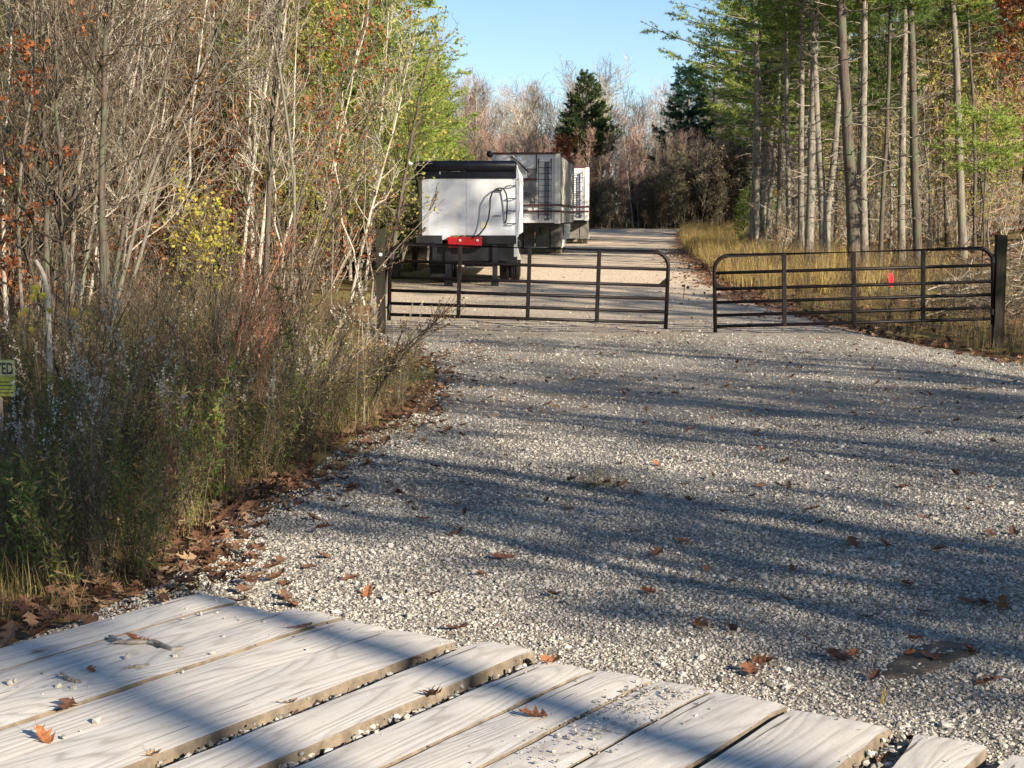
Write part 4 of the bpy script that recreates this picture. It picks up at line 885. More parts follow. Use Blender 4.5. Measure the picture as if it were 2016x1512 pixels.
for px, D, v, s_ in ((1482, 58, 5, 1.2), (1503, 64, 6, 1.15), (1400, 116, 5, 1.1), (1440, 113, 6, 1.15), (1475, 111, 5, 1.1), (1498, 80, 6, 1.1), (1512, 67, 5, 1.1), (1515, 92, 3, 1.0), (1560, 78, 6, 1.1), (1580, 60, 5, .95), (1610, 88, 3, 1.1), (1660, 74, 6, 1.0), (1710, 92, 3, 1.15), (1790, 84, 6, 1.15), (1850, 96, 1, 1.15), (1905, 80, 3, 1.1), (1985, 95, 3, 1.2), (1610, 104, 4, 1.2), (1745, 105, 4, 1.3), (1880, 106, 4, 1.3), (1500, 76, 4, .45), (1465, 66, 4, .3)):
    x = (px - 1008) / FPX * D; o = tree_obj('pine_tree', PV[v], x, D, s_, rng.uniform(0, 6.28)); pines.append(o); tag(o, None, 'tree', 'white pines along the right of the lane')
ordinal_labels(pines, 'green white pine standing back among the trunks right of the lane, {} from the left')
# the trunks right of the lane, each at its own place
RT = [  # D, width px, points, bark, crown base height, label
 (74, 8, [(1478, 462), (1486, 370), (1493, 300), (1500, 180)], 'bark_pine', 'short pale leaning pine trunk at the left end of the right-hand stand'),
 (62, 7, [(1508, 480), (1518, 360), (1530, 234), (1536, 60)], 'bark_pine', 'slim leaning pine trunk, second from the left in the right-hand stand'),
 (53, 9, [(1554, 498), (1550, 350), (1547, 210), (1546, 40)], 'bark_pine', 'straight slim pale pine trunk above the first brace of the right gate'),
 (50, 11, [(1577, 512), (1578, 330), (1579, 130), (1580, 0)], 'bark_pine', 'straight pale pine trunk just right of the first brace of the right gate'),
 (47, 15, [(1593, 524), (1598, 330), (1605, 95), (1608, 0)], 'bark_pine', 'stout sunlit pine trunk left of the crossing pair'),
 (47, 14, [(1622, 524), (1619, 360), (1607, 222), (1600, 60)], 'bark_pine', 'left-leaning pine trunk of the crossing pair'),
 (48, 12, [(1625, 522), (1630, 400), (1641, 300), (1653, 150), (1668, 0)], 'bark_pine', 'right-leaning pine trunk of the crossing pair'),
 (41, 21, [(1684, 554), (1676, 400), (1669, 278), (1660, 80), (1656, 0)], 'bark_dark', 'thickest dark pine trunk behind the middle brace of the right gate'),
 (42, 14, [(1702, 550), (1699, 400), (1697, 278), (1701, 80), (1702, 0)], 'bark_pine', 'pine trunk close behind the right side of the thickest trunk'),
 (43, 8, [(1731, 546), (1736, 400), (1743, 278), (1750, 150), (1753, 0)], 'bark_dark', 'slim dark bent trunk between the thickest pine and the red ribbon stake'),
 (45, 13, [(1774, 530), (1773, 400), (1774, 238), (1775, 0)], 'bark_pine', 'upright grey pine trunk above the red ribbon stake'),
 (43, 15, [(1810, 540), (1804, 400), (1796, 238), (1792, 0)], 'bark_dark', 'dark upright pine trunk behind the last brace of the right gate'),
 (60, 13, [(1822, 480), (1822, 300), (1826, 160), (1828, 0)], 'bark_pine', 'paler farther pine trunk just right of the last gate brace'),
 (47, 14, [(1896, 510), (1892, 400), (1888, 238), (1882, 120), (1875, 0)], 'bark_grey', 'grey pine trunk near the right gate hinge, with tilted top'),
 (48, 6, [(1920, 506), (1918, 300), (1912, 119), (1904, 0)], 'bark_dark', 'thin dark trunk just left of the right gate post'),
 (52, 6, [(1865, 490), (1862, 350), (1859, 198), (1857, 60)], 'bark_dark', 'thin dark pole between the last gate brace and the gate post'),
 (38, 4, [(1932, 560), (1936, 480), (1932, 400), (1934, 330)], 'bark_dark', 'short crooked sapling stem left of the right gate post'),
 (58, 5, [(1644, 500), (1650, 330), (1655, 200), (1664, 40)], 'bark_pine', 'thin pale stem between the crossing pair and the thickest pine'),
 (50, 5, [(1752, 520), (1756, 400), (1750, 300), (1742, 150)], 'bark_pine', 'thin pale stem right above the red ribbon stake'),
 (56, 6, [(1690, 490), (1688, 330), (1690, 150), (1692, 0)], 'bark_pine', 'thin pale pole glimpsed just right of the thickest pine trunk, farther back'),
 (64, 8, [(1532, 470), (1534, 350), (1540, 200), (1544, 100)], 'bark_pine', 'pale thin pole left of the first straight trunk, farther back'),
 (57, 6, [(1840, 480), (1848, 380), (1862, 250), (1880, 120)], 'bark_pine', 'pale right-leaning pole above the last bay of the right gate'),
]
for i, (D, wpx, pts, bk, lab) in enumerate(RT):
    k_ = FPX / D; full = wpx > 10
    ln, bs = feature_line(D, pts, k=16, top_ext=(4.5 if full else (1.5 if pts[-1][1] > 60 else 3.0)))
    r0 = wpx / k_ / 2 * 1.12; rad = (r0 * (1.08 - .55 * np.linspace(0, 1, 16)))[None]
    H = ln[0, -1, 2]
    ms = pine(500 + i, H, r0, H * (.62 if full else .66), 2.5 if full else 1.3, ['needle', 'needle_light', 'needle'][i % 3], bk, line=ln, rad=rad, dead=44 if full else 20, per=5, ntw=13, nt=3)
    o = tree_obj('pine_tree', ms, bs.x, bs.y); tag(o, lab, 'tree', 'pine trunks right of the lane')
# bare understorey saplings of the right wood
UND = [bare_tree(600 + i, 6.5, .035, ['twig_pale', 'twig', 'twig_pink', 'twig_dark'][i], ['bark_grey', 'bark_pine', 'bark_grey', 'bark_dark'][i], 22, 110, 300, .1, ang=(30, 75), up=.1, tw=(.006, .004), leaf=[None, 'leaf_rust', 'leaf_olive', 'leaf_olive'][i], nleaf=[0, 300, 1800, 900][i], lsz=(.06, .12)) for i in range(4)]
und = []
for i in range(90):
    D = rng.uniform(46, 105); px = rng.uniform(1530, 2080) if D > 60 else rng.uniform(1700, 2080); x = (px - 1008) / FPX * D
    o = tree_obj('understorey_tree', UND[i % 4], x, D, rng.uniform(.6, 1.4), rng.uniform(0, 6.28)); und.append(o); tag(o, None, 'sapling', 'bare saplings between the pine trunks')
ordinal_labels(und, 'twiggy bare sapling in the wood right of the lane, {} from the left')
# rust leaved oaks at the right edge
OK_ = bare_tree(650, 12, .14, 'twig_dark', 'bark_dark', 34, 220, 800, .25, ang=(35, 75), up=.1, leaf='leaf_rust', nleaf=7500, lsz=(.10, .17), tw=(.007, .005))
for j, (px, D, s_, lab) in enumerate(((2010, 56, 1.0, 'rusty leaved oak filling the right picture edge beyond the gate post'), (2085, 50, 1.05, 'rust coloured oak whose branches reach in from beyond the right edge'), (1975, 84, 1.15, 'rust brown oak standing farther back near the right edge'), (1720, 98, 1.1, 'rust leaved oak far back between the pine trunks'))):
    o = tree_obj('oak_tree', OK_, (px - 1008) / FPX * D, D, s_, j * 2.0); tag(o, lab, 'tree')

# ---------------- left woodland
LW = [bare_tree(700, 10.5, .07, 'twig', 'bark_birch', 24, 130, 420, .15, ang=(20, 55), tw=(.005, .0035)),
      bare_tree(701, 9.5, .08, 'twig', 'bark_grey', 28, 150, 520, .10, ang=(20, 60), tw=(.005, .0035), leaf='leaf_olive', nleaf=13000, lsz=(.06, .12)),
      bare_tree(702, 10, .10, 'twig', 'bark_dark', 28, 150, 520, .15, ang=(25, 65), tw=(.005, .0035), leaf='leaf_rust', nleaf=5000, lsz=(.08, .14)),
      bare_tree(703, 7.5, .05, 'twig', 'bark_grey', 28, 150, 500, .08, ang=(20, 60), tw=(.005, .0035), leaf='leaf_gold', nleaf=8500, lsz=(.06, .11)),
      pine(704, 10.5, .12, 1.2, 2.3, 'needle_light', dead=20, ntw=12, nt=3),
      bare_tree(705, 9, .06, 'twig_dark', 'bark_dark', 28, 150, 520, .1, ang=(20, 55), tw=(.005, .0035)),
      bare_tree(706, 8.5, .06, 'twig', 'bark_birch', 26, 150, 480, .1, ang=(20, 55), tw=(.005, .0035), leaf='leaf_green', nleaf=8500, lsz=(.06, .12))]
NMS = ['birch_tree', 'leafy_tree', 'oak_tree', 'golden_sapling', 'young_pine', 'bare_tree', 'green_tree']
LB = ['pale barked bare birch in the left woodland, {} of its kind from the left', 'olive leaved tree in the left woodland, {} of its kind from the left', 'rust leaved oak in the left woodland, {} of its kind from the left',
      'gold leaved sapling in the left woodland, {} of its kind from the left', 'soft green young pine in the left woodland, {} of its kind from the left', 'dark twiggy bare tree in the left woodland, {} of its kind from the left', 'green leaved tree in the left woodland, {} of its kind from the left']
lefts = [[] for _ in LW]; placed = []
def edge_x(D): return min(left_edge(D) - 1.5 - .02 * max(0, D - 30), (905 - 1008) / FPX * D - 1.1)
tries = 0
while len(placed) < 230 and tries < 9000:
    tries += 1
    D = 17 + 95 * rng.random() ** 1.25; xe = edge_x(D) - (2.0 if D < 26 else 0); x = xe - (D / 3 + xe + 3) * rng.random() ** 1.1
    if x < -D / 3 - 3 or (D < 27 and x > -4.6): continue
    dm = 1.05 if D < 45 else 1.5
    pxx = 1008 + FPX * x / D
    if (D < 31 and (300 < pxx < 445 or 465 < pxx < 565)): continue
    if any((x - a) ** 2 + (D - b) ** 2 < dm ** 2 for a, b in placed): continue
    placed.append((x, D))
    u = x / D     # choose the kind by where it stands, as in the photograph: greener towards the lane, barer at the left edge
    if u < -.22: pw = [.22, .08, .12, .08, .06, .36, .08]
    elif u < -.12: pw = [.08, .26, .12, .26, .16, .0, .12]
    else: pw = [.06, .30, .14, .10, .24, .0, .16]
    v = rng.choice(7, p=np.array(pw) / sum(pw))
    if D < 30 and v in (0, 6): v = 5
    if v == 4 and D < 34 and 280 < pxx < 600: v = 3
    hs = rng.uniform(.75, 1.15) * (1.0 if x < xe - 2.5 else .72) * (.85 + .15 * min(1, D / 40))
    o = tree_obj(NMS[v], LW[v], x, D, hs, rng.uniform(0, 6.28)); lefts[v].append(o); tag(o, None, 'tree', NMS[v].replace('_', ' ') + 's of the left woodland')
for px, D, v in ((570, 35, 1), (610, 38, 6), (640, 36, 1), (660, 41, 4), (690, 39, 6), (715, 42, 1), (740, 41, 4), (765, 44, 1), (790, 46, 6), (815, 47, 4), (840, 50, 1), (860, 54, 6), (590, 40, 3), (520, 38, 3), (440, 36, 3), (460, 40, 1), (850, 49, 4), (780, 41, 4), (540, 42, 4)):
    o = tree_obj(NMS[v], LW[v], (px - 1008) / FPX * D, D, rng.uniform(.7, .95) * (.8 if px > 780 else 1), rng.uniform(0, 6.28)); lefts[v].append(o); tag(o, None, 'tree', NMS[v].replace('_', ' ') + 's of the left woodland')
for v in range(7): ordinal_labels(lefts[v], LB[v])

LT = [ # D, width px, points, bark, twig, leaf, label
 (29, 8, [(478, 520), (492, 380), (512, 220), (545, 0)], 'bark_birch', 'twig_pale', None, 'slender white birch stem, left one of the bright pair in the left woodland'),
 (28, 8, [(508, 520), (518, 400), (535, 200), (552, 0)], 'bark_birch', 'twig_pale', None, 'slender white birch stem, right one of the bright pair in the left woodland'),
 (27, 12, [(522, 540), (527, 400), (536, 260), (548, 60)], 'bark_dark', 'twig', None, 'dark straight trunk touching the right white birch of the bright pair'),
 (33, 9, [(332, 470), (362, 330), (392, 160), (408, 0)], 'bark_birch', 'twig_pale', None, 'white spotted birch stem leaning right above the yellow bush'),
 (31, 6, [(282, 450), (300, 360), (322, 260), (338, 160)], 'bark_birch', 'twig_pale', 'leaf_gold', 'short white stem left of the spotted leaning birch'),
 (33, 6, [(712, 500), (742, 380), (772, 250), (800, 130)], 'bark_birch', 'twig_pale', 'leaf_olive', 'thin pale stem leaning right, close to the left gate post'),
 (36, 6, [(728, 450), (738, 330), (748, 220), (756, 100)], 'bark_birch', 'twig_pale', 'leaf_olive', 'thin pale upright stem above the left gate post'),
 (35, 9, [(775, 470), (790, 380), (806, 300), (830, 180)], 'bark_dark', 'twig_dark', 'leaf_olive', 'dark leaning sapling beside the left corner of the dump trailer'),
 (34, 6, [(620, 480), (645, 390), (668, 290), (700, 120)], 'bark_birch', 'twig_pale', 'leaf_rust', 'pale leaning stem under the rusty oak leaves'),
 (30, 7, [(565, 460), (600, 330), (650, 190), (700, 60)], 'bark_dark', 'twig', 'leaf_rust', 'leaning dark oak sapling with rusty leaves in front of green pine'),
 (21, 13, [(62, 650), (80, 520), (98, 380), (108, 220), (96, 110), (60, 0)], 'bark_grey', 'twig', None, 'grey crooked stem at the left that bends back leftwards high up'),
 (20, 13, [(92, 660), (105, 500), (118, 330), (150, 140), (190, 0)], 'bark_dark', 'twig', None, 'dark bowed stem of the left clump leaning right at its top'),
 (19, 12, [(124, 660), (128, 520), (126, 380), (142, 260), (152, 130)], 'bark_grey', 'twig', None, 'mossy grey upright stem in the middle of the left clump'),
 (21, 8, [(150, 620), (168, 500), (190, 380), (200, 200), (215, 0)], 'bark_grey', 'twig_pale', None, 'pale grey curved stem right of the mossy stem in the left clump'),
 (19, 15, [(205, 650), (208, 480), (212, 300), (226, 130), (236, 0)], 'bark_dark', 'twig_dark', None, 'thickest blackish upright stem of the left clump'),
 (22, 10, [(215, 600), (250, 400), (300, 230), (340, 60)], 'bark_dark', 'twig', None, 'dark stem leaning right from the foot of the blackish stem'),
 (23, 9, [(250, 520), (300, 330), (380, 170), (450, 10)], 'bark_grey', 'twig', None, 'long grey stem sloping right across the golden leaves'),
 (23, 8, [(262, 540), (330, 300), (410, 170), (520, 30)], 'bark_grey', 'twig', None, 'lower of the long grey stems sloping right toward the birches'),
 (17, 8, [(40, 640), (30, 480), (20, 330), (40, 200), (30, 40)], 'bark_grey', 'twig', None, 'thin grey stem near the left picture edge'),
 (18, 9, [(12, 560), (4, 420), (12, 260), (20, 100), (18, 0)], 'bark_birch', 'twig', None, 'pale stem right at the left picture edge'),
 (24, 6, [(180, 560), (196, 430), (222, 300), (262, 140), (280, 0)], 'bark_birch', 'twig_pale', None, 'thin whitish stem behind the blackish stem of the left clump'),
 (25, 6, [(240, 500), (246, 400), (256, 280), (262, 120)], 'bark_grey', 'twig_pale', None, 'straight thin grey pole right of the left clump'),
]
for i, (D, wpx, pts, bk, tw_, lf, lab) in enumerate(LT):
    ln, bs = feature_line(D, pts, k=16, top_ext=2.2 if pts[-1][1] < 90 else 1.0, depth=rng.uniform(-.08, .15))
    r0 = wpx / (FPX / D) / 2; rad = (r0 * (1.1 - .75 * np.linspace(0, 1, 16)))[None]; H = ln[0, -1, 2]
    ms = bare_tree(800 + i, H, r0, tw_, bk, 18, 90, 300, .25, ang=(20, 55), L1=(.8, 2.1), line=ln, rad=rad, tw=(.0045, .003), leaf=lf, nleaf=900 if lf == 'leaf_rust' else 450, lsz=(.06, .11))
    o = tree_obj('birch_tree' if bk == 'bark_birch' else 'slender_tree', ms, bs.x, bs.y); tag(o, lab, 'tree', 'tall stems of the left woodland')
WH = [bare_tree(850 + i, 9.5, .034, 'twig', ['bark_birch', 'bark_grey', 'bark_grey', 'bark_dark'][i], 13, 45, 110, .3, ang=(12, 38), L1=(.7, 2.0), wig=.09, tw=(.005, .0035)) for i in range(4)]
whips = []
for i in range(44):
    D = rng.uniform(24, 44); px = rng.uniform(-20, 760) if D > 30 else rng.uniform(-20, 640); x = (px - 1008) / FPX * D
    o = tree_obj('birch_whip', WH[i % 4], x, D, rng.uniform(.7, 1.1) * (1 if px < 640 else .75), rng.uniform(0, 6.28)); o.rotation_euler = (rng.normal(0, .05), rng.normal(.06, .07), rng.uniform(0, 6.28)); whips.append(o); tag(o, None, 'sapling', 'thin upright whips of the left woodland')
ordinal_labels(whips, 'thin pale upright whip in the left woodland, {} from the left')
# low bright bushes at the back of the left brush
def bush(seed, H, leaf, nleaf, lsz, twig='twig', n0=9, spread=.35, tw=(.0035, .0025), n2=90, n3=260, bark='bark_dark', dr=.3):
    rng = np.random.default_rng(seed); s_ = np.linspace(0, 1, 7); a = rng.uniform(0, 6.28, n0); l = rng.uniform(.7, 1.1, n0) * H
    sp = rng.uniform(.2, 1, n0) * spread
    Pt = np.stack([np.cos(a)[:, None] * sp[:, None] * l[:, None] * s_ ** 1.3, np.sin(a)[:, None] * sp[:, None] * l[:, None] * s_ ** 1.3, l[:, None] * s_ - .08 * (s_ == 0)], -1) + rng.normal(0, .01, (n0, 7, 3)).cumsum(1)
    Rt = np.maximum(.009 * H / 1.5 * (1 - .8 * s_), .0025)[None].repeat(n0, 0)
    tm = MB(); tm.tubes(Pt, Rt, 5); cm = MB()
    P2, R2 = grow(Pt, Rt, n2, .15, 1, (.2 * H, .42 * H), (15, 50), .12, .6, 5, rng, tw[0]); cm.tubes(P2, R2, 3)
    P3, R3 = grow(P2, R2, n3, .1, 1, (.07 * H, .2 * H), (20, 60), .05, .8, 4, rng, tw[1]); cm.tubes(P3, R3, 3)
    if leaf: C, D = at_points(np.concatenate([P3]), nleaf, rng, .05, 1); leaves(cm, C, D, lsz, (.5, .8), rng, 1, dr)
    return tm.mesh('stems', M[bark], True), cm.mesh('foliage', [M[twig]] + ([M[leaf]] if leaf else []))
def plant_obj(name, ms, x, y, s_=1.0, rz=0, label=None, cat='bush', group=None, tilt=(0, 0)):
    o = empty(name, (x, y, float(gz(x, y)) - .02), rz); o.scale = (s_,) * 3; o.rotation_euler = (tilt[0], tilt[1], rz)
    link('stems', ms[0], o); link('foliage', ms[1], o); return tag(o, label, cat, group)
for (px, D, H, lf, nl, lab) in ((378, 27, 2.5, 'leaf_yellow', 1100, 'bright yellow green leafy bush glowing in the left woodland below the leaning birch'), (435, 27.5, 1.9, 'leaf_yellow', 350, 'smaller sparse yellow bush right of the bright yellow one'), (362, 34, 4.0, 'leaf_red', 620, 'red leaved sapling behind the yellow bush'),
        (455, 33, 4.4, 'leaf_gold', 1300, 'golden leaved sapling left of the white birch pair'), (20, 19, 2.2, 'leaf_rust', 700, 'rust red leafy bush at the left picture edge'), (745, 37, 3.2, 'leaf_olive', 900, 'olive bush directly behind the left gate post'), (820, 44, 2.2, 'leaf_yellow', 600, 'low yellowish bush under the left side of the dump trailer'), (250, 27, 2.8, 'leaf_rust', 700, 'rusty bush behind the blackish stem')):
    plant_obj('leafy_bush', bush(900 + px, H, lf, nl, (.05, .10), n3=300), (px - 1008) / FPX * D, D, 1, 0, lab)
# underbrush of the left wood floor: one mass
def low_edge(x, y): return max(.25, min(.9, (1.55 - .113 * y) / 1.15)) if (y < 12.7 and x / y < -.305) else (.55 if x > left_edge(y) - 1.2 else (.8 if x > left_edge(y) - 2.2 else 1.0)) if y > 12.5 else (.75 if x > left_edge(y) - .7 else 1.0)
def scatter(variants, n_, fx, rng, smin=.7, smax=1.2, tilt=.12, hf=None):
    mb_ = MB()
    for _ in range(n_):
        x, y = fx(); v, mo = variants[rng.integers(len(variants))]
        mb_.merge(v, rotm(rng.normal(0, tilt), rng.normal(0, tilt), rng.uniform(0, 6.28)), (x, y, float(gz(x, y)) - .02), rng.uniform(smin, smax) * (hf(x, y) if hf else 1), mo)
    return mb_
# ------------------------------------------------------------------ herbs, grass, brush
def herb_arrays(seed, H, kind):
    """a clump of stalks. face groups use material slots: 0 stalks, 1 foliage, 2 seed heads"""
    rng = np.random.default_rng(seed); mb_ = MB(); n0 = rng.integers(3, 7); k = 7; s_ = np.linspace(0, 1, k)
    a = rng.uniform(0, 6.28, n0); l = H * rng.uniform(.65, 1.1, n0); sp = rng.uniform(.05, .35, n0)
    Pt = np.stack([(np.cos(a) * sp * l)[:, None] * s_ ** 1.4 + rng.normal(0, .05, (n0, 1)), (np.sin(a) * sp * l)[:, None] * s_ ** 1.4 + rng.normal(0, .05, (n0, 1)), l[:, None] * s_], -1)
    Rt = np.maximum(.0032 * (1 - .6 * s_), .0014)[None].repeat(n0, 0); mb_.tubes(Pt, Rt, 3, 0)
    if kind == 'green':
        C, D = at_points(Pt, int(n0 * 60 * H), rng, .12, 1); leaves(mb_, C, D * .6, (.035, .085), (.14, .26), rng, 1, .1, .9)
        P2, R2 = grow(Pt, Rt, n0 * 9, .55, 1, (.08 * H, .22 * H), (25, 55), .1, .7, 4, rng, .0011); mb_.tubes(P2, R2, 3, 0)
        C, D = at_points(P2, n0 * 55, rng, .1, 1); leaves(mb_, C, D, (.012, .035), (.25, .5), rng, 1, .0, .9)
    elif kind == 'dry':
        P2, R2 = grow(Pt, Rt, n0 * 16, .3, 1, (.10 * H, .30 * H), (15, 45), .12, .7, 4, rng, .0011); mb_.tubes(P2, R2, 3, 0)
        C, D = at_points(P2, n0 * 80, rng, .15, 1); leaves(mb_, C, D, (.008, .028), (.35, .7), rng, 1, .2, 1.0)
        C, D = at_points(Pt, int(n0 * 18 * H), rng, .1, .7); leaves(mb_, C, D * .4, (.03, .07), (.15, .3), rng, 1, .7, .7)
    elif kind == 'seed':
        P2, R2 = grow(Pt, Rt, n0 * 7, .72, 1, (.05 * H, .14 * H), (15, 40), .1, .7, 4, rng, .001); mb_.tubes(P2, R2, 3, 0)
        C, D = at_points(P2, n0 * 60, rng, .1, 1); leaves(mb_, C, D, (.010, .024), (.5, .9), rng, 2, -.1, 1.0)
        C, D = at_points(Pt, int(n0 * 30 * H), rng, .1, .85); leaves(mb_, C, D * .5, (.03, .06), (.14, .25), rng, 1, .5, .8)
    elif kind == 'twiggy':
        P2, R2 = grow(Pt, Rt, n0 * 14, .2, 1, (.18 * H, .45 * H), (12, 38), .12, .8, 5, rng, .0014); mb_.tubes(P2, R2, 3, 0)
        P3, R3 = grow(P2, R2, n0 * 60, .1, 1, (.05 * H, .16 * H), (15, 45), .05, .9, 4, rng, .0011); mb_.tubes(P3, R3, 3, 0)
        C, D = at_points(P3, n0 * 150, rng, .1, 1); leaves(mb_, C, D, (.008, .022), (.35, .7), rng, 1, .0, 1.0)
    elif kind == 'aster':
        P2, R2 = grow(Pt, Rt, n0 * 14, .35, 1, (.10 * H, .30 * H), (25, 55), .12, .7, 4, rng, .0011); mb_.tubes(P2, R2, 3, 0)
        C, D = at_points(P2, n0 * 45, rng, .4, 1); leaves(mb_, C, D, (.010, .018), (.6, 1.0), rng, 2, -.3, .9)
        C, D = at_points(Pt, int(n0 * 45 * H), rng, .1, 1); leaves(mb_, C, D * .5, (.03, .07), (.14, .25), rng, 1, .2, .9)
    return mb_.arrays()
def grass_arrays(seed, H, n=26, w_=.006, spread=.12):
    rng = np.random.default_rng(seed); mb_ = MB(); C = np.concatenate([rng.normal(0, spread, (n, 2)), np.zeros((n, 1))], 1); a = rng.uniform(0, 6.28, n); b = rng.uniform(.1, .6, n); l = H * rng.uniform(.5, 1.1, n)
    q = np.stack([-np.sin(a), np.cos(a), 0 * a], -1) * w_ * .5; d = np.stack([np.cos(a) * b, np.sin(a) * b, 0 * a], -1)
    up = np.array([0, 0, 1.]); V = []
    for t_, wf in ((0, 1), (.4, .9), (.75, .6), (1, .08)):
        c_ = C + d * (l * t_ ** 2)[:, None] + up * (l * (t_ - .25 * b * t_ ** 2))[:, None]; V += [c_ - q * wf, c_ + q * wf]
    V = np.stack(V, 1).reshape(-1, 3); F = np.concatenate([np.stack([np.arange(n) * 8 + j, np.arange(n) * 8 + j + 1, np.arange(n) * 8 + j + 3, np.arange(n) * 8 + j + 2], -1) for j in (0, 2, 4)])
    mb_.add(V, F, 0); return mb_.arrays()
rng = np.random.default_rng(77)
HG = [(herb_arrays(10 + i, 1.0, 'green'), 0) for i in range(6)]; HD = [(herb_arrays(20 + i, 1.1, 'dry'), 0) for i in range(5)]
HS = [(herb_arrays(30 + i, 1.15, 'seed'), 0) for i in range(4)]; HT = [(herb_arrays(40 + i, 1.4, 'twiggy'), 0) for i in range(5)]; HA = [(herb_arrays(50 + i, .9, 'aster'), 0) for i in range(3)]
GR = [(grass_arrays(60 + i, .42), 0) for i in range(5)]
GRL = [(grass_arrays(70 + i, .85, 30, .010, .2), 0) for i in range(5)]
def verge(d0, d1, back, pw=1.0):
    def f():
        while 1:
            y = d0 + (d1 - d0) * rng.random() ** pw; x = left_edge(y) - .25 - back(y) * rng.random() ** 1.2
            if (y > 17 and -.105 < x / y < -.07): continue
            return x, y
    return f
bk = lambda y: min(y / 3 + 1.2 + left_edge(y), 5.5) if y < 30 else 4.0
hb = scatter(HG, 560, verge(6.7, 27, bk, 1.2), rng, .35, .9, hf=low_edge); tag(hb.obj('green_undergrowth', [M['twig_dark'], M['herb'], M['fluff']]), 'tangled green and olive weeds along the left verge', 'weeds', kind='stuff')
hb = scatter(HD, 420, verge(6.7, 28, bk, 1.1), rng, .35, 1.05, hf=low_edge); tag(hb.obj('dry_undergrowth', [M['twig_dark'], M['herb_brown'], M['fluff']]), 'dry brown weed stalks along the left verge', 'weeds', kind='stuff')
hb = scatter(HT, 100, verge(9.5, 25, bk, .9), rng, .6, 1.1, hf=low_edge); tag(hb.obj('twiggy_undergrowth', [M['twig_dark'], M['herb_brown'], M['fluff']]), 'dark twiggy brush tangled behind the left verge', 'brush', kind='stuff')
hb = scatter(HS, 60, verge(7.5, 24, lambda y: 2.2, 1), rng, .6, 1.0); tag(hb.obj('seeding_weeds', [M['twig'], M['herb'], M['fluff']]), 'pale fluffy seed heads of weeds along the left verge', 'weeds', kind='stuff')
gr = scatter(GR, 650, verge(4.6, 28, lambda y: 2.6, 1.4), rng, .25, .7); tag(gr.obj('verge_grass', M['grass']), 'short mixed grass at the foot of the left weeds', 'grass', kind='stuff')
# brush on the floor of the left and far woods
UB = []
for i in range(4):
    t_ = MB(); r_ = np.random.default_rng(880 + i); s_ = np.linspace(0, 1, 6); n0 = 8; a = r_.uniform(0, 6.28, n0); l = r_.uniform(1.2, 2.4, n0)
    Pt = np.stack([np.cos(a)[:, None] * .4 * l[:, None] * s_, np.sin(a)[:, None] * .4 * l[:, None] * s_, l[:, None] * s_], -1); Rt = np.full((n0, 6), .010); t_.tubes(Pt, Rt, 3, 0)
    P2, R2 = grow(Pt, Rt, 60, .1, 1, (.4, 1.1), (20, 60), .1, .6, 4, r_, .006); t_.tubes(P2, R2, 3, 0); P3, R3 = grow(P2, R2, 150, .1, 1, (.15, .45), (20, 60), 0, .8, 3, r_, .005); t_.tubes(P3, R3, 3, 0)
    C, D = at_points(P3, 260, r_, .1, 1); leaves(t_, C, D, (.05, .10), (.5, .8), r_, 1); UB.append((t_.arrays(), 0))
def fl():
    D = rng.uniform(27, 100); xe = edge_x(D) + .8; return xe - (D / 3 + xe + 2) * rng.random(), D
ub = scatter(UB, 420, fl, rng, .7, 1.5); tag(ub.obj('woodland_brush', [M['twig'], M['leaf_rust']]), 'reddish brown brush covering the floor of the left woodland', 'brush', kind='stuff')
def fr_():
    D = rng.uniform(50, 108); px = rng.uniform(1500, 2100); return (px - 1008) / FPX * D, D
ub = scatter(UB, 300, fr_, rng, .35, .9); tag(ub.obj('brush_pile_growth', [M['twig_pale'], M['leaf_gold']]), 'pale twiggy brush on the floor of the right woodland', 'brush', kind='stuff')
# grass on the right verge and field
def fg():
    y = rng.uniform(36, 103); return right_edge(y) + .1 + abs(rng.normal(0, 2.2)), y
def fg2():
    y = 22 + 26 * rng.random() ; return right_edge(y) + .15 + 6.0 * rng.random() ** 1.2, y
gr = scatter(GRL, 2300, fg, rng, .4, 1.0); tag(gr.obj('golden_grass', M['straw']), 'tall straw coloured grass beside the lane beyond the right gate', 'grass', kind='stuff')
gr = scatter(GRL, 520, fg2, rng, .22, .62); gr2 = scatter(HD + HT + HG, 260, fg2, rng, .35, .8)
tag(gr.obj('right_verge_grass', M['grass']), 'rough greenish brown grass behind the right gate', 'grass', kind='stuff')
tag(gr2.obj('right_verge_weeds', [M['twig_dark'], M['herb_brown'], M['fluff']]), 'dry weeds behind and beside the right gate', 'weeds', kind='stuff')
mb = MB(); litter(mb, 2600, lambda: (rng.uniform(7, 30), rng.uniform(26, 62)), .6, 1.2, 2.4); tag(mb.obj('woodland_leaf_litter', M['litter']), 'brown leaves covering the ground under the right pines', 'leaves', kind='stuff')

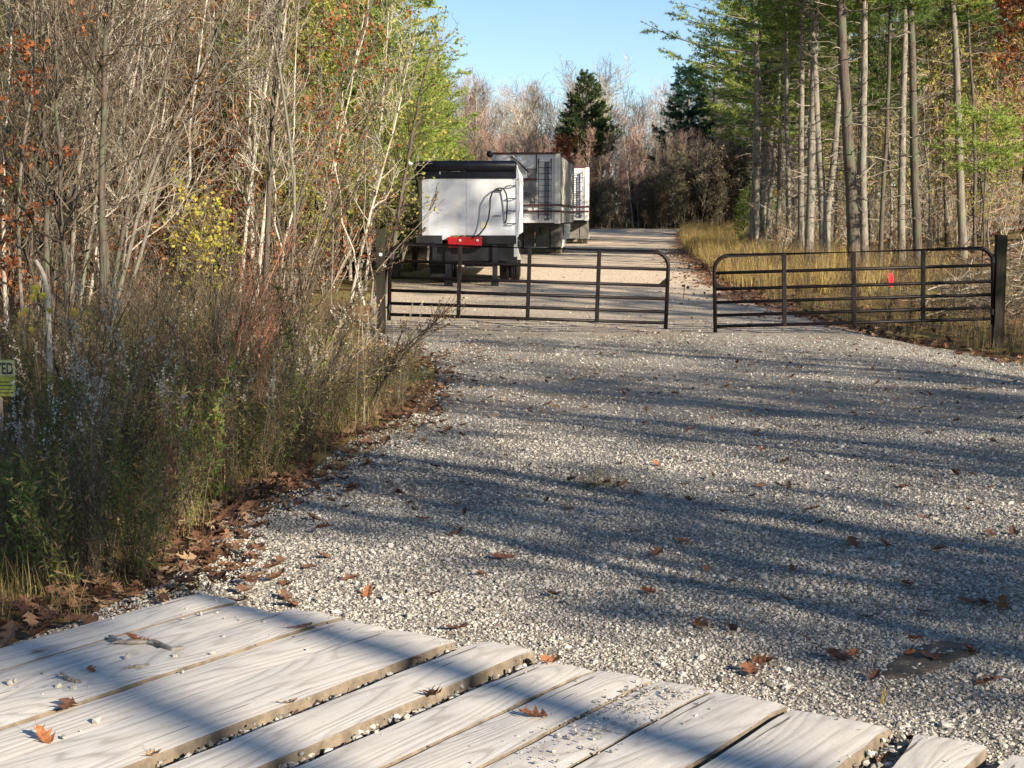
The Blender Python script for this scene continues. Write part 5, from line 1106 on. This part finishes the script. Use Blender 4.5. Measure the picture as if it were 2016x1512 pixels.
# ---------------- single plants one can point to
def herb_mesh(arr, mats):
    st = MB(); fo = MB(); v, fs = arr
    for (k, m), f in fs.items():
        used = np.unique(f); rm = np.full(len(v), -1); rm[used] = np.arange(len(used)); (st if m == 0 else fo).add(v[used], rm[f], 0 if m == 0 else m - 1)
    return st.mesh('stems', mats[0], False), fo.mesh('foliage', mats[1:])
SP = [ # px, py of foot, kind, height, mats, label
 (60, 1010, 'aster', .72, ('twig_dark', 'herb', 'aster'), 'white flowering aster clump at the left picture edge', 60),
 (20, 960, 'aster', .6, ('twig_dark', 'herb', 'aster'), 'second white aster clump, cut by the left picture edge', 61),
 (190, 1060, 'seed', 1.35, ('twig', 'herb_brown', 'fluff'), 'tall pale seed stalk rising from the lower left weeds', 62),
 (285, 980, 'seed', 1.25, ('twig', 'herb_brown', 'fluff'), 'tall fluffy seed stalk right of the first pale one', 63),
 (420, 1000, 'green', .85, ('twig_red', 'leaf_green', 'fluff'), 'bright green goldenrod clump near the gravel edge', 64),
 (700, 850, 'seed', 1.3, ('twig_pale', 'straw', 'fluff'), 'straw pale goldenrod with seed plumes above the lit leaf patch', 65),
 (600, 860, 'green', 1.2, ('twig_dark', 'herb', 'fluff'), 'leafy green weed clump left of the straw pale goldenrod', 66),
 (60, 1140, 'green', .55, ('twig_dark', 'leaf_green', 'fluff'), 'low bright green clump above the left end of the deck', 67),
 (330, 1090, 'dry', .8, ('twig_red', 'herb_brown', 'fluff'), 'dry brown weed bent over the leaf heap by the gravel', 68),
 (505, 930, 'dry', 1.4, ('twig_red', 'herb_brown', 'fluff'), 'reddish stalked dry weed leaning right at the gravel edge', 69)]
for i, (px, py, kd, H, mt, lab, sd_) in enumerate(SP):
    x, y, z = G(px, py); arr = herb_arrays(sd_, H, kd); plant_obj('weed_clump', herb_mesh(arr, [M[q_] for q_ in mt]), x, y, 1, i, lab, 'weed')
# leaning dark twiggy shrubs in front of the left wood
def fan_shrub(seed, D, foot, tips, r0=.014, twig='twig_dark', leaf='herb_brown', nl=1800):
    rng = np.random.default_rng(seed); base = P(*foot, D); zg = float(gz(base.x, base.y)); base.z = zg; tm = MB(); Ps = []
    for (px, py) in tips:
        tip = P(px, py, D + rng.uniform(-.8, .8)); v = np.array(tip - base); s_ = np.linspace(0, 1, 9); side = np.array([-v[2], 0, v[0]]) * .10 * rng.uniform(.3, 1.3)
        Ps.append(v * s_[:, None] - side * np.sin(s_ * math.pi)[:, None] * -1 + rng.normal(0, .012, (9, 3)).cumsum(0) * (s_ > 0)[:, None] + np.array([rng.normal(0, .05), rng.normal(0, .08), -.05]) * (1 - s_)[:, None])
    Pt = np.array(Ps); Rt = (r0 * (1 - .8 * np.linspace(0, 1, 9)))[None].repeat(len(Ps), 0); tm.tubes(Pt, Rt, 5)
    cm = MB(); P2, R2 = grow(Pt, Rt, len(Ps) * 14, .15, 1, (.3, .8), (10, 32), .12, .6, 6, rng, .0022, .07); cm.tubes(P2, R2, 3)
    P3, R3 = grow(P2, R2, len(Ps) * 42, .1, 1, (.08, .3), (15, 45), .06, .8, 4, rng, .0014, .1); cm.tubes(P3, R3, 3)
    C, Dd = at_points(P3, nl, rng, .1, 1); leaves(cm, C, Dd, (.010, .026), (.4, .8), rng, 1, 0)
    return (tm.mesh('stems', M[twig], True), cm.mesh('foliage', [M[twig], M[leaf]])), base
for (sd_, D, ft, tips, lab, tg, nl) in ((41, 15, (560, 800), [(640, 330), (700, 220), (760, 150), (825, 70), (790, 240), (620, 420), (600, 300), (560, 420), (710, 340)], 'large brown twiggy shrub sweeping up right in front of the left woodland', 'twig_dark', 3600),
        (42, 15, (600, 770), [(790, 440), (872, 392)], 'brown twiggy shrub leaning right before the white dump trailer side', 'twig_dark', 2600),
        (43, 14, (450, 800), [(470, 480), (500, 460), (430, 540), (560, 500), (520, 430)], 'dark twiggy shrub in the middle of the left brush', 'twig_dark', 2400),
        (44, 13.5, (700, 760), [(868, 612), (896, 597)], 'low leaning weed reaching over the gravel before the left gate', 'twig_dark', 1400),
        (45, 12.5, (470, 900), [(530, 520), (560, 470), (500, 560), (545, 620)], 'tall reddish stalks leaning right in the middle of the verge', 'twig_red', 500),
        (46, 13, (560, 850), [(690, 690), (740, 655), (790, 700), (770, 730), (700, 740)], 'sunlit yellow green plumes arching over the gravel edge', 'twig', 1600),
        (47, 13, (200, 820), [(150, 480), (230, 520), (100, 540), (280, 560), (200, 600)], 'dark brushy shrub under the left clump of stems', 'twig_dark', 2000)):
    ms, bs = fan_shrub(sd_, D, ft, tips, leaf='straw' if sd_ == 46 else 'herb_brown', nl=nl, twig=tg); o = plant_obj('leaning_shrub', ms, bs.x, bs.y, 1, 0, lab, 'shrub')
# yellow leaves near the left picture edge
ms = MB(); x0 = P(75, 650, 12.5); zg = float(gz(x0.x, 12.5)); tm = MB(); rgy = np.random.default_rng(3)
tips = [(72, 562), (66, 580), (86, 577), (52, 607), (40, 615), (98, 607), (148, 608), (62, 645)]; sizes = [.085, .07, .06, .05, .045, .05, .085, .05]
for (px, py), s_ in zip(tips, sizes):
    tp = np.array(P(px, py, 12.5)) - np.array([x0.x, 12.5, zg]); s9 = np.linspace(0, 1, 7); tm.tube(np.array([0, 0, -.05])[None] * (1 - s9[:, None]) + tp * np.stack([s9 ** 1.6, s9, s9], -1), [.006 - .004 * v for v in s9], 4)
    k = 9; a = np.linspace(0, 2 * math.pi, k, endpoint=False); V = [tp + np.array([0, 0, -.3 * s_])]
    for v in a: V.append(tp + np.array([math.cos(v) * s_ * .45, .3 * s_ * math.sin(v * 2) - .2 * s_, math.sin(v) * s_ * (.62 if math.sin(v) < 0 else .42) - .3 * s_]))
    ms.add(V, [(0, 1 + i, 1 + (i + 1) % k) for i in range(k)])
o = empty('yellow_leaved_sapling', (x0.x, 12.5, zg)); tm.obj('stems', M['twig_dark'], o); ms.obj('foliage', M['leaf_yellow'], o); tag(o, 'thin sapling with a few large bright yellow leaves near the left edge', 'sapling')
x0 = P(95, 620, 13); ln = MB(); pts = [P(96, 640, 13), P(94, 580, 13), P(86, 540, 13), P(70, 512, 13)]; b0 = pts[0].copy(); b0.z = float(gz(b0.x, 13)); tt = np.linspace(0, 3, 9); A = np.array([tuple(q_ - b0) for q_ in pts]); A[0, 2] = -.05
ln.tube(np.stack([np.interp(tt, range(4), A[:, k]) for k in range(3)], -1), [.026 - .0012 * v for v in range(9)], 8); tag(ln.obj('curved_stump', M['bark_birch'], None, True, tuple(b0)), 'pale smooth curved dead stub behind the yellow leaves at left', 'stump')
# tuft of dry grass on the lane and stalk by the deck
x, y, z = G(1185, 962); t_ = MB(); [t_.merge(GR[i][0], rotm(0, 0, i * 2.0), (.06 * i - .1, .03 * (i % 2), 0), .36) for i in range(4)]; tag(t_.obj('grass_tuft', M['straw'], loc=(x, y, zr(x, y))), 'small dry grass tuft growing in the middle of the gravel', 'grass tuft')
for i in range(3):
    o = link('oak_leaf', OAKM[i]); o.location = (x + .12 * i - .1, y + .05 * (i % 2) - .03, zr(x, y) + .02); o.rotation_euler = (.3 * i, .2, i * 2.0); tag(o, 'dry brown oak leaf caught in the grass tuft on the gravel', 'leaf', 'oak leaves in the grass tuft')
x, y, z = G(1737, 1392); t_ = MB(); [t_.tube([(q_, 0, 0), (q_ + rng.normal(0, .006), .0, rng.uniform(.04, .07))], .0016, 4) for q_ in np.linspace(-.008, .008, 5)]
tag(t_.obj('stubble', M['straw'], loc=(x, y, zr(x, y))), 'short straw coloured stubble stalk right beside the plank ends', 'grass tuft')
# pale rocks by the right gate end and fallen logs in the right wood
M['rock'] = plain('pale_rock', (.52, .50, .46), .9, 0, .35, 5, .2)
def rock(px, py, w_, h_, lab, D=None, seed=0):
    x, y, z = G(px, py); r_ = np.random.default_rng(seed); import bmesh
    bm = bmesh.new(); bmesh.ops.create_icosphere(bm, subdivisions=3, radius=1)
    pl = unit(r_.normal(0, 1, (9, 3))); dd = r_.uniform(.55, .9, 9)
    for v in bm.verts:
        c_ = np.array(v.co)
        for p_, d_ in zip(pl, dd):
            e_ = c_ @ p_ - d_
            if e_ > 0: c_ = c_ - p_ * e_
        v.co = Vector(c_ * np.array([w_, w_ * .7, h_]))
    me = bpy.data.meshes.new('rock'); bm.to_mesh(me); bm.free(); me.materials.append(M['rock']); o = link('rock', me); o.location = (x, y, zr(x, y) + h_ * .35); tag(o, lab, 'rock')
rock(1425, 528, .42, .16, 'flat pale rock at the lane edge behind the free end of the right gate', seed=1); rock(1448, 534, .22, .13, 'small pale rock right of the flat rock behind the right gate', seed=2); rock(1501, 478, .4, .42, 'tall pale boulder beside the leaning left pine trunks', seed=3)
def log(px0, py0, px1, py1, r, lab, bark='bark_birch', seed=0, lift=0):
    a = Vector(G(px0, py0)); D = a.y; b = P(px1, py1, D + .6); b.z = float(gz(b.x, b.y)); s_ = np.linspace(0, 1, 10); r_ = np.random.default_rng(seed)
    A = np.stack([a.x * 0 + (b.x - a.x) * s_, (b.y - a.y) * s_, (b.z - a.z) * s_ + r + lift * s_], -1) + r_.normal(0, .01, (10, 3)).cumsum(0); q = MB(); q.tube(A, r * (1.1 - .35 * s_), 9)
    q2, R2 = grow(A[None], (r * (1.1 - .35 * s_))[None], 8, .1, .9, (.3, 1.1), (35, 80), .2, .35, 5, r_, .006); q.tubes(q2, R2, 4)
    tag(q.obj('fallen_log', M[bark], None, True, (a.x, a.y, a.z)), lab, 'log')
log(1900, 436, 2040, 436, .14, 'long white fallen log on the bank at the far right', seed=1); log(1945, 462, 2030, 470, .08, 'grey fallen limb below the white log at the far right', 'bark_pine', 2)
log(1640, 500, 1700, 470, .05, 'pale fallen branch propped between the pine trunks', 'bark_pine', 3, .5); log(1850, 560, 1990, 520, .05, 'fallen branch behind the right gate post', 'bark_pine', 4, .3); log(1960, 500, 2030, 480, .06, 'tangled fallen limb right of the gate post', 'bark_pine', 5, .3)
# brush heap at the far right
bp = MB(); r_ = np.random.default_rng(12)
for _ in range(160):
    c_ = np.array([r_.normal(0, .9), r_.normal(0, .7), abs(r_.normal(.35, .25))]); d_ = unit(r_.normal(0, 1, 3) * np.array([1, 1, .35])); l_ = r_.uniform(.5, 1.6); s_ = np.linspace(-.5, .5, 5)[:, None]
    bp.tube(c_ + d_ * l_ * s_ + r_.normal(0, .03, (5, 3)), [.012, .011, .009, .006, .003], 4)
for j, (x, y) in enumerate(((11.3, 34.0), (10.2, 33.0), (13.0, 38))):
    o = link('brush_heap', bp.mesh('brush_heap', [M['twig']])) if j == 0 else o0.copy()
    if j == 0: o0 = o
    else: COL.objects.link(o)
    o.location = (x, y, zr(x, y) - .1); o.rotation_euler = (0, 0, j * 1.3); o['kind'] = 'stuff'; o['label'] = ['tangled heap of cut twigs right of the tall gate post', 'second heap of cut twigs just behind the tall gate post', 'farther heap of cut twigs on the bank at right'][j]; o['category'] = 'brush'

# ---------------- the stand outside the picture on the right, which throws the stripes of shade over the lane
rng = np.random.default_rng(500)
CV = np.array([math.sin(SUN_AZ), math.cos(SUN_AZ)])          # towards the sun
CN = np.array([-CV[1], CV[0]])                               # across the stripes
HIGH = [pine(420 + i, 15.5, .17, 9.3, 2.5, dead=40) for i in range(2)]
THIN = [bare_tree(430 + i, 11, .07, 'twig', 'bark_grey', 22, 90, 200, .35, ang=(20, 50)) for i in range(3)]
SHADE = [ # across, along, kind (h high pine, p pine, t thin tree), scale
 (-1.6, 15.5, 'h', 1), (.6, 14.8, 'h', 1.02), (2.5, 18, 'h', 1.05), (-.5, 16, 'h', 1), (1.6, 17, 'h', 1.05), (3.4, 15.5, 'h', 1), (-2.6, 18, 'h', 1), (-5, 16, 'h', 1.1), (-4.4, 22, 'h', 1.1)]
r5 = np.random.default_rng(55)
for (c0, c1, n_, kinds) in ((4.8, 7.1, 13, 'ttq'), (7.6, 8.6, 2, 't'), (9.0, 11.0, 11, 'ttq'), (11.0, 14.0, 20, 'ttbqt'), (14.0, 18.8, 34, 'tbqtb'), (5.7, 19.0, 46, 'b'), (19.0, 23.0, 6, 't')):
    for k in range(n_):
        SHADE.append((c0 + (c1 - c0) * (k + r5.uniform(.1, .9)) / n_, r5.uniform(9, 33), kinds[int(r5.integers(len(kinds)))], r5.uniform(.8, 1.15)))
SHADE += [(23.6, 3, 'q', 1.25), (24.8, 6, 'q', 1.2), (25.7, 2, 'q', 1.3), (24.2, 9, 't', 1.4), (26.6, 5, 'q', 1.25)]
POLE = [bare_tree(450 + i, 11, .11, 'twig_dark', 'bark_dark', 10, 30, 50, .5, ang=(30, 60), L1=(.5, 1.4)) for i in range(3)]
SPARSE = [pine(440 + i, 13.5, .13, 6.0, 1.7, step=.6, per=4, ntw=9, nt=2, dead=40) for i in range(2)]
for (c_, a_, kd, s_) in SHADE:
    x, y = CN * c_ + CV * a_
    if y > 0 and x < y * .36 + 2.2: continue
    ms = {'b': POLE, 'h': HIGH, 'p': PV[:2], 't': THIN, 'q': SPARSE}[kd]; ms = ms[int(rng.integers(len(ms)))]
    o = tree_obj('roadside_tree', ms, x, y, s_, rng.uniform(0, 6.28)); tag(o, 'tree of the roadside stand outside the right edge of the photograph', 'tree', 'roadside stand outside the picture')
